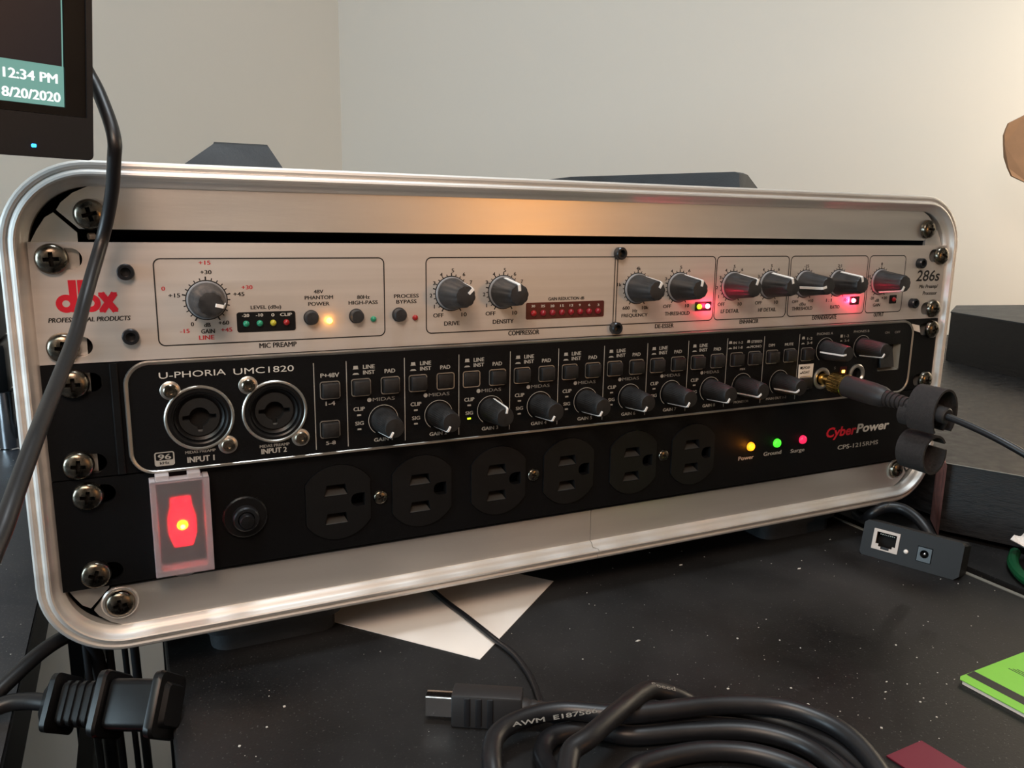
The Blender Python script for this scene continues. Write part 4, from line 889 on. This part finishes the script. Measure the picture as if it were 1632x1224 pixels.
hloc(MB().lathe([(4.4, 27), (4.2, 29), (3.6, 30), (4.0, 31), (3.4, 33), (3.7, 34), (3.2, 36.5)], 20, (0, 0, 6.4), axis='x'), 'strain_relief', 'rubber')
R_ = 3.55; zf = DZ + R_ + .1
L1 = [(-78.5, -89.0, DZ + 6.5), (-70, -93.5, zf + 1), (-60, -100, zf), (-44, -110, zf), (-26, -117.5, zf), (-10, -128, zf), (1, -142, zf), (3, -162, zf), (-6, -185, zf), (-40, -205, zf),
      (-80, -200, zf), (-100, -175, zf), (-112, -150, zf), (-112.6, -124, zf + 3), (-110.5, -112, zf + 6.5), (-104, -101.5, zf + 8), (-92, -96.8, zf + 8), (-76, -98.0, zf + 8), (-58, -108.5, zf + 8), (-42.2, -113.3, zf + 8), (-19.9, -119.2, zf + 8), (-.3, -128.5, zf + 7.6), (9.5, -140.3, zf + 7), (12.5, -153.2, zf + 6), (9, -168.5, zf + 4), (0, -186, zf + 2),
      (-40, -212, zf + 4), (-88, -195, zf + 7), (-102, -160, zf + 8), (-97, -136, zf + 7), (-92, -120, zf + 2), (-89.0, -108, zf + 1), (-80.5, -101.5, zf + 1.2), (-66, -103.6, zf + .8), (-54, -112.5, zf + .5), (-33.4, -119.2, zf + .5), (-14.2, -128.0, zf + 1), (-2.5, -140, zf + 1), (1, -153, zf + .5), (-4, -170, zf + .2), (-40, -193, zf + 7.6), (-80, -184, zf + 7.6), (-98, -150, zf + 12), (-91, -130, zf + 14.5), (-80.3, -125.4, zf + 16), (-61.8, -116.0, zf + 15.5), (-49.8, -108.4, zf + 13), (-40, -104.6, zf + 11), (-30.5, -106.4, zf + 7), (-20, -110.5, zf + 1.5), (-4, -120.5, zf + .2), (6, -133, zf), (10, -150, zf - 0), (6, -170, zf), (-12, -192, zf + 5), (-45, -196, zf + 14.5), (-75, -180, zf + 14.5), (-88, -158, zf + 9), (-78, -140, zf + 3), (-62.7, -127.6, zf + 0), (-39.8, -128.8, zf - 0), (-23.2, -135.9, zf), (-13.5, -145.7, zf), (-9.5, -156, zf), (-12, -168, zf), (-22, -178, zf), (-38, -180, zf)]
b = MB(); b.tube(smooth_path(L1, 8), R_, 16); b.obj('cord', 'cable', hc, 60)
def surf_text(s, p0, p1, h, z):
    t = text_batch([(s, 'W', 0, 0, (Vector(p1) - Vector(p0)).length, h)], 0)['W']; d = (Vector(p1) - Vector(p0)); L = d.length; d.normalize(); up = Vector((.05, .55, .83)); mid = (Vector(p0) + Vector(p1)) / 2
    t.v = [tuple(mid + d * x + up * zz - Vector((0, .5, -.3)) * 0) for x, y, zz in t.v]; return t
b = surf_text('AWM  E187566', (-98, -101.8, -32.6), (-66, -107.0, -32.6), 1.5, 0); b.obj('printed_marking', 'inkg', hc, fix=False)
b = surf_text('Speed', (-41.5, -106.3, -28.6), (-31.5, -107.8, -32.4), 1.5, 0); b.obj('printed_marking', 'inkg', hc, fix=False)
b = MB(); b.tube(smooth_path([(-86, 80, DZ + 1.7), (-82, 55, DZ + 1.7), (-79.5, 36.9, DZ + 1.9), (-77, 18, DZ + 1.9), (-74.1, 2.4, DZ + 1.9), (-71.9, -12, DZ + 1.9), (-69.9, -25.6, DZ + 1.9), (-67.6, -41.4, DZ + 1.9), (-69.0, -59.7, DZ + 1.6), (-73.6, -77, DZ + 1.6), (-77, -84, DZ + 1.6)], 8), 1.4, 10)
tag(b.obj('thin_cord', 'cable', None, 60), 'thin black cord running over the white paper to the cable coil', 'cable')

# ------------------------------------------------------------------ small network injector on the right
inj = empty('network_injector', (180, -42, DZ), 'small black box with network jack and round power jack', 'network adapter')
F0 = Vector((170.6, -18.5, 0)); fd = (Vector((189.6, -68.5, 0)) - F0); FL = fd.length; fang = math.atan2(fd.y, fd.x)
RI = Matrix.Rotation(fang, 3, 'Z')       # local x along the face, y into the box, z up
def inl(b, name, m, smooth=0, parent=None, fix=True):
    return link(name, b.mesh(name, smooth, fix), inj, (F0.x, F0.y, DZ + .1), (rad(-15), 0, fang), m)
HT = 21.0
outer = [(1.5, 0), (FL - 2.5, 0), (FL, 2.4), (FL, HT - 1.5), (FL - 1.5, HT), (1.8, HT), (0, HT - 1.8), (0, 1.5)]
inl(MB().holes(outer, [rrect(7.5, 19.5, 7.3, 15.9, .3, 2), rrect(30.6, 38.6, 4.9, 13.6, .3, 2)], 0, 1.2), 'front_shell', 'adapter')
inl(MB().prism([(x, z) for x, z in outer], 9.5, 15), 'rear_shell', 'adapter'); inl(MB().holes(outer, [rrect(5, FL - 5, 2.5, HT - 2.5, 1, 2)], 1.25, 9.45), 'shell_wall', 'adapter')
frame_o = rrect(6.1, 20.6, 5.2, 17.2, .25, 2)
jack = [(8.0, 15.6), (19.0, 15.6), (19.0, 8.6), (17.3, 8.6), (17.3, 7.2), (15.9, 7.2), (15.9, 5.9), (11.2, 5.9), (11.2, 7.2), (9.7, 7.2), (9.7, 8.6), (8.0, 8.6)]
inl(MB().holes(frame_o, [jack], -.5, .6), 'jack_frame', 'tin'); inl(MB().prism(rrect(7.2, 19.8, 5.6, 16.2, .3, 2), 6, 6.3), 'jack_floor', 'void')
pn = MB()
for k in range(8): pn.box(9.4 + k * 1.1, 9.7 + k * 1.1, 1.5, 5.9, 14.2, 14.6)
inl(pn, 'jack_contacts', 'screw')
inl(MB().lathe([(1.25, 0), (1.25, .5), (.9, 1.0), (0, 1.1)], 16, (25.0, 0, 8.3)), 'status_led', 'paper', 60)
inl(MB().holes(rrect(31, 38.2, 5.2, 13.2, .2, 2), [circ(34.6, 9.6, 2.3, 20)], -.35, .5), 'power_jack', 'jackm')
inl(MB().lathe([(.75, -5), (.75, .1), (.5, .3), (0, .35)], 12, (34.6, 0, 9.6)), 'jack_pin', 'chrome', 50); inl(MB().prism(rrect(31, 38.2, 5.2, 13.2, .2, 2), 5.2, 5.5), 'jack_hollow', 'void')
b = MB(); b.tube(smooth_path([(214, 22, -42.6), (205, 8, -40), (201, 0, -33), (207, -4, -28.5), (213, -11, -27.5), (214, -21, -30), (213, -30, -35), (213, -38, -42.6)], 8), 3.3, 14)
ncord = tag(b.obj('black_cord_loop', 'cable', None, 60), 'glossy black cord arching behind the small network box', 'cable')
t = text_batch([('DUN', 'W', 0, 0, 4.5, 2.6)], 0)['W']; 
t.v = [(207 + x * .3 + z_ * .5 - 1.5, -1.6 - .1 * x, -26.0 + x * .85) if False else (205.5 + x * .5 - z_ * .5, -7.0 - x * .35, -25.6 + x * .55 + z_ * .35) for x, y, z_ in t.v]
t.obj('printed_letters', 'inkg', ncord, fix=False)

# ------------------------------------------------------------------ cables and plug in the gap at the lower left
pl = empty('plug_connection', (-225, -28, DZ), 'black ribbed mains plug joined to a square socket end over the cable gap', 'plug')
c0 = Vector((-247, -12, -38)); c1 = Vector((-201, -36, -37)); dd = (c1 - c0); LL = dd.length; dd.normalize()
Rp = Vector((1, 0, 0)).rotation_difference(dd).to_matrix() @ Matrix.Rotation(rad(-38), 3, 'X')
def plg(b, name, m, smooth=40):
    me = b.mesh(name, smooth); return link(name, me, pl, tuple(c0), Rp.to_euler(), m)
def sq(x, hw, r=3, n=5):
    return [(x, a, c) for a, c in rrect(-hw, hw, -hw, hw, r, n)]
def sqbody(rows):
    b = MB(); m = 24; vs = []; fs = []
    for x, hw in rows: vs += sq(x, hw, hw * .3)
    k = len(vs) // len(rows)
    for i in range(len(rows) - 1): fs += [(i * k + j, i * k + (j + 1) % k, (i + 1) * k + (j + 1) % k, (i + 1) * k + j) for j in range(k)]
    fs += [tuple(range(k))[::-1], tuple((len(rows) - 1) * k + j for j in range(k))]
    return b.add(vs, fs)
plg(sqbody([(-2, 5), (0, 7), (2.4, 10.2), (4.4, 10.4), (5.2, 8.4)]), 'tail_flange', 'gloss')
rows = [(6, 7.2)]
for k in range(4): x = 7 + k * 3; rows += [(x, 7.2), (x + .3, 7.9), (x + 1.6, 7.9), (x + 1.9, 7.2)]
rows += [(20, 7.2)]
plg(sqbody(rows), 'ribbed_grip', 'gloss')
plg(sqbody([(20, 7.5), (20.6, 11.4), (22.8, 11.8), (23.8, 11.2), (24, 9)]), 'middle_flange', 'gloss')
plg(sqbody([(24.6, 8.6), (26, 8.9), (41, 8.9)]), 'socket_body', 'gloss')
plg(sqbody([(41, 9), (41.4, 11.4), (43.4, 11.8), (44.6, 11.2), (44.8, 8), (46.5, 7)]), 'end_flange', 'gloss')
b = MB(); b.tube(smooth_path([tuple(c0 + dd * 1), (-256, -7, -37.5), (-266, -6, -38), (-285, -14, -42), (-310, -40, DZ + 4)], 8), 3.2, 12)
tag(b.obj('mains_cord', 'cable', None, 60), 'black mains cord leading from the ribbed plug to the left', 'cable')
b = MB(); b.tube(smooth_path([(-300, -40, DZ + 3.5), (-275, -10, -39), (-263.5, 3, -34), (-254, 14.5, -30.5), (-246, 22, -29), (-240, 26.5, -30), (-236, 30, -36), (-233, 34, -60), (-232, 36, -120)], 8), 3.0, 14)
tag(b.obj('arched_cord', 'cable', None, 60), 'grey-lit black cord arching into the gap under the rack corner', 'cable')
grp = 'thin cables hanging in the desk gap'
for i, (x, y, r, m) in enumerate(((-229.5, 34, 1.7, 'cable'), (-223.5, 33, 1.3, 'cable'), (-219.5, 30, 1.9, 'cable'), (-238, 30, 1.5, 'cable'))):
    b = MB(); b.tube(smooth_path([(x, y, -30), (x + .6, y - 1, -60), (x + 2, y - 4, -120), (x + 1, y - 8, -260), (x + 4, y, -500), (x, y + 5, -775)], 6), r, 10)
    tag(b.obj('hanging_cable', m, None, 60), ['middle of the three thin black cables right of the arched cord in the desk gap', 'thinnest black cable hanging third from the left in the desk gap', 'black cable hanging closest to the main desk edge in the gap', 'black cable hanging farthest left, under the arched cord'][i], 'cable', grp)
b = MB(); b.tube(smooth_path([(-250, -40, -68), (-243, -34, -60), (-236, -33, -58), (-230, -36, -60), (-224, -40, -64), (-219, -44, -72), (-216, -46, -95)], 8), 1.9, 10)
tag(b.obj('red_cable', 'redcable', None, 60), 'red cable looping below the ribbed plug at the bottom left', 'cable')
b = MB(); b.tube(smooth_path([(-244, -28, -62), (-244, -30, -75), (-243, -32, -110), (-243, -30, -300), (-243, -20, -775)], 6), 2.6, 10)
tag(b.obj('grey_cable', 'strip', None, 60), 'pale grey cable hanging behind the red cable', 'cable')
